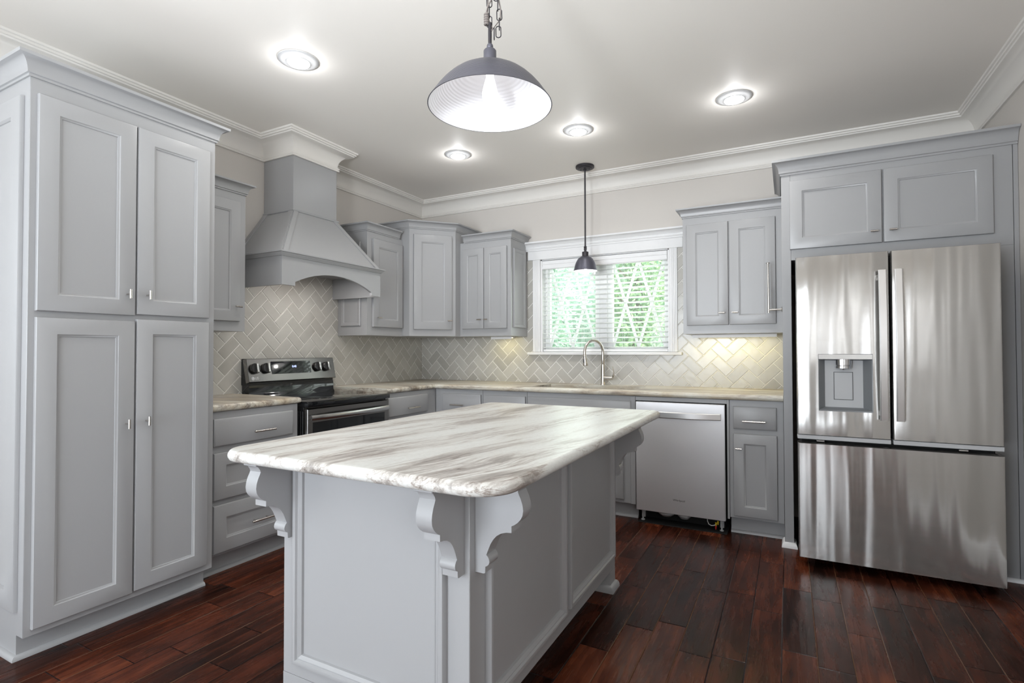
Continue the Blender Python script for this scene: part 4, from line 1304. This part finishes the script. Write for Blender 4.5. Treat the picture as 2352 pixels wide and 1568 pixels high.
# ------------------------------------------------------------------ large pendant over the island
px, py = 2.447, -2.835
ZR = 2.0
t = thing('pendant_light', (px, py, CZ), 'large dark dome pendant with white lining on a chain over the island', 'pendant light')
dome = [(.024, ZR + .128), (.05, ZR + .1255), (.075, ZR + .119), (.10, ZR + .1085), (.122, ZR + .095), (.142, ZR + .0785), (.16, ZR + .060), (.1755, ZR + .041), (.1885, ZR + .022), (.204, ZR)]
inn = [(r - .003, z - .002) for r, z in dome[::-1]]
inn[0] = (dome[-1][0] - .003, ZR)
bm = lathe(bmesh.new(), dome + inn, (px, py, 0), 72)
o = obj('lamp_shade', bm, [M['gunmetal'], M['shadein']], t, 50)
for p in o.data.polygons:
    c = sum((o.data.vertices[i].co for i in p.vertices), Vector()) / len(p.vertices) + t.location - Vector((px, py, ZR))
    if p.normal.dot(Vector((c.x, c.y, c.z * 1.2))) < 0: p.material_index = 1
zt = ZR + .128
obj('socket_cap', lathe(bmesh.new(), [(.026, zt - .002), (.0215, zt), (.021, zt + .056), (.018, zt + .060), (.008, zt + .061), (.0098, zt + .066), (.0108, zt + .071), (.0098, zt + .076), (.007, zt + .080), (0, zt + .080)], (px, py, 0), 36), M['fitting'], t)
obj('stem', tube(bmesh.new(), [(px, py, zt + .078), (px, py, zt + .150)], .006, 12), M['bronze'], t)
obj('bulb', lathe(bmesh.new(), [(0, ZR + .006), (.014, ZR + .010), (.024, ZR + .026), (.026, ZR + .044), (.019, ZR + .074), (.013, ZR + .095), (.013, ZR + .116), (0, ZR + .116)], (px, py, 0), 36), M['bulb'], t)
lamp_in(t, (px, py, ZR + .001), .02, .16, (.97, .97, 1.0))
zl = zt + .142
def link_pts(c, ax, L=.019, w=.0085):
    out = []
    for i in range(16):
        a = 2 * PI * i / 16
        hz = (L - w) * (1 if math.sin(a) > 0 else -1) + w * math.sin(a)
        out.append(Vector(c) + Vector(ax) * (w * math.cos(a)) + Vector((0, 0, 1)) * hz)
    return out
k = 0; z = zl + .012
axs = [(.885, .465, 0), (-.465, .885, 0)]
while z < CZ - .02:
    obj('chain_link', tube(bmesh.new(), link_pts((px - .002, py, z), axs[k % 2]), .0017, 6, closed=True), M['bronze'], t)
    z += .0335; k += 1
# slack loop of chain hanging beside the stem
rx, ry = .885, .465
lp = [(.020, zl + .100), (.026, zl + .068), (.031, zl + .035), (.031, zl + .004), (.028, zl - .022), (.014, zl - .028)]
for i, (o_, zz) in enumerate(lp):
    obj('chain_link', tube(bmesh.new(), link_pts((px + rx * o_, py + ry * o_, zz), axs[i % 2]), .0017, 6, closed=True), M['bronze'], t)
bm = bmesh.new()
pts = []
for i in range(60):
    s = i / 59
    pts.append((px + .009 * math.cos(s * 26) - .003, py + .009 * math.sin(s * 26), zl - .02 + s * (CZ - zl)))
tube(bm, pts, .0028, 6)
pts = [(px - .006, py, zl + .16), (px + rx * .022, py + ry * .022, zl + .12), (px + rx * .036, py + ry * .036, zl + .05), (px + rx * .034, py + ry * .034, zl + .02), (px + rx * .010, py + ry * .010, zl - .012), (px - .008, py - .004, zl + .03), (px - .006, py, zl + .11)]
tube(bm, pts, .0025, 6)
obj('cord', bm, M['cord'], t)
bm = bmesh.new()
for i in range(5): tube(bm, [(px - rx * .011 + .006 * math.cos(2 * PI * j / 12), py - ry * .011 + .006 * math.sin(2 * PI * j / 12), zl + .004 + i * .008) for j in range(12)], .0038, 6, closed=True)
obj('cord_wrap', bm, M['cord'], t)
obj('canopy', lathe(bmesh.new(), [(0, 0), (.062, 0), (.063, -.008), (.050, -.022), (.018, -.028), (0, -.028)], (px, py, CZ), 36), M['bronze'], t)

# ------------------------------------------------------------------ paper towel holder
t = thing('paper_towel_holder', (3.277, -.45, 1.465), 'empty nickel paper towel holder fixed to the fridge side panel', 'paper towel holder')
bm = lathe(bmesh.new(), [(0, -.001), (.016, -.001), (.018, -.004), (.012, -.008), (0, -.008)], (3.277, -.45, 1.466), 20, 'X')
obj('wall_plate', bm, M['nickel'], t)
obj('arm', tube(bmesh.new(), [(3.274, -.45, 1.466), (3.195, -.45, 1.464)], .0055, 12), M['nickel'], t)
bm = tube(bmesh.new(), [(3.194, -.45, 1.444), (3.192, -.45, 1.775)], .0068, 14)
lathe(bm, [(0, 1.772), (.013, 1.772), (.013, 1.776), (.006, 1.780), (0, 1.780)], (3.192, -.45, 0), 16)
obj('upright_rod', bm, M['nickel'], t)

# ------------------------------------------------------------------ garden outside the sink window
o = struct('ground', B(-9, 11, .16, 14, -.45, -.40), M['lawn'])
def tree(x, y, h, r, n, seed, mt, label):
    rnd = random.Random(seed)
    t = thing('tree', (x, y, -.40), label, 'tree', 'trees outside the window')
    bm = tube(bmesh.new(), [(x, y, -.41), (x + .05, y, h * .3), (x - .04, y + .03, h * .6), (x, y, h * .9)], [.12, .10, .07, .03], 10)
    for k in range(6):
        a = rnd.random() * 2 * PI; z0 = h * (.25 + .1 * k)
        tube(bm, [(x, y, z0), (x + r * .4 * math.cos(a), y + r * .4 * math.sin(a), z0 + .3), (x + r * .8 * math.cos(a), y + r * .8 * math.sin(a), z0 + .45)], [.04, .03, .012], 6)
    obj('trunk', bm, M['bark'], t)
    bm = bmesh.new()
    for i in range(n):
        u = rnd.random(); z = -.25 + (h + .25) * u
        R = r * (.55 + .6 * math.sin(PI * min(1, .15 + .8 * u))) * (.75 + .5 * rnd.random())
        a = rnd.random() * 2 * PI; q = R * math.sqrt(rnd.random())
        c = Vector((x + q * math.cos(a), y + q * math.sin(a) * .7, z))
        s = .020 + .028 * rnd.random()
        d1 = Vector((rnd.gauss(0, 1), rnd.gauss(0, 1), rnd.gauss(0, .7))).normalized(); d2 = d1.orthogonal().normalized()
        d2 = (d2 * math.cos(i) + d1.cross(d2) * math.sin(i))
        nn = d1.cross(d2) * s * .25
        p = [c - d1 * s * 1.5, c - d2 * s * .7 + nn, c + d1 * s * 1.5, c + d2 * s * .7 + nn]
        bm.faces.new([bm.verts.new(v) for v in p])
    obj('foliage', bm, mt, t, 38, False)
tree(-2.7, 5.2, 5.0, .62, 13000, 14, M['leaf_b'], 'bluish green leafy tree outside, at the far left edge of the window')
tree(-.75, 4.2, 4.6, .62, 17000, 11, M['leaf_b'], 'bluish green leafy tree outside, seen through the left window sash')
tree(.95, 5.0, 4.8, .60, 17000, 12, M['leaf_a'], 'green leafy tree outside, seen behind the middle window bar')
tree(2.5, 4.2, 3.4, .58, 15000, 13, M['leaf_a'], 'yellow green leafy tree outside, seen through the right window sash')
rnd = random.Random(5)
bm = bmesh.new()
for i in range(26000):
    c = Vector((rnd.uniform(-6.5, 4.5), rnd.uniform(7.0, 8.2), -.35 + 4.2 * rnd.random() ** .8 * (.8 + .2 * math.sin(i * 0.37))))
    s_ = .04 + .05 * rnd.random()
    d1 = Vector((rnd.gauss(0, 1), rnd.gauss(0, 1), rnd.gauss(0, .7))).normalized(); d2 = d1.orthogonal().normalized()
    nn = d1.cross(d2) * s_ * .25
    bm.faces.new([bm.verts.new(v) for v in (c - d1 * s_ * 1.5, c - d2 * s_ * .7 + nn, c + d1 * s_ * 1.5, c + d2 * s_ * .7 + nn)])
hg = obj('hedge', bm, M['leaf_b'], None, 38, False)
tag(hg, 'tall loose green hedge far outside behind the trees beyond the window', 'hedge')
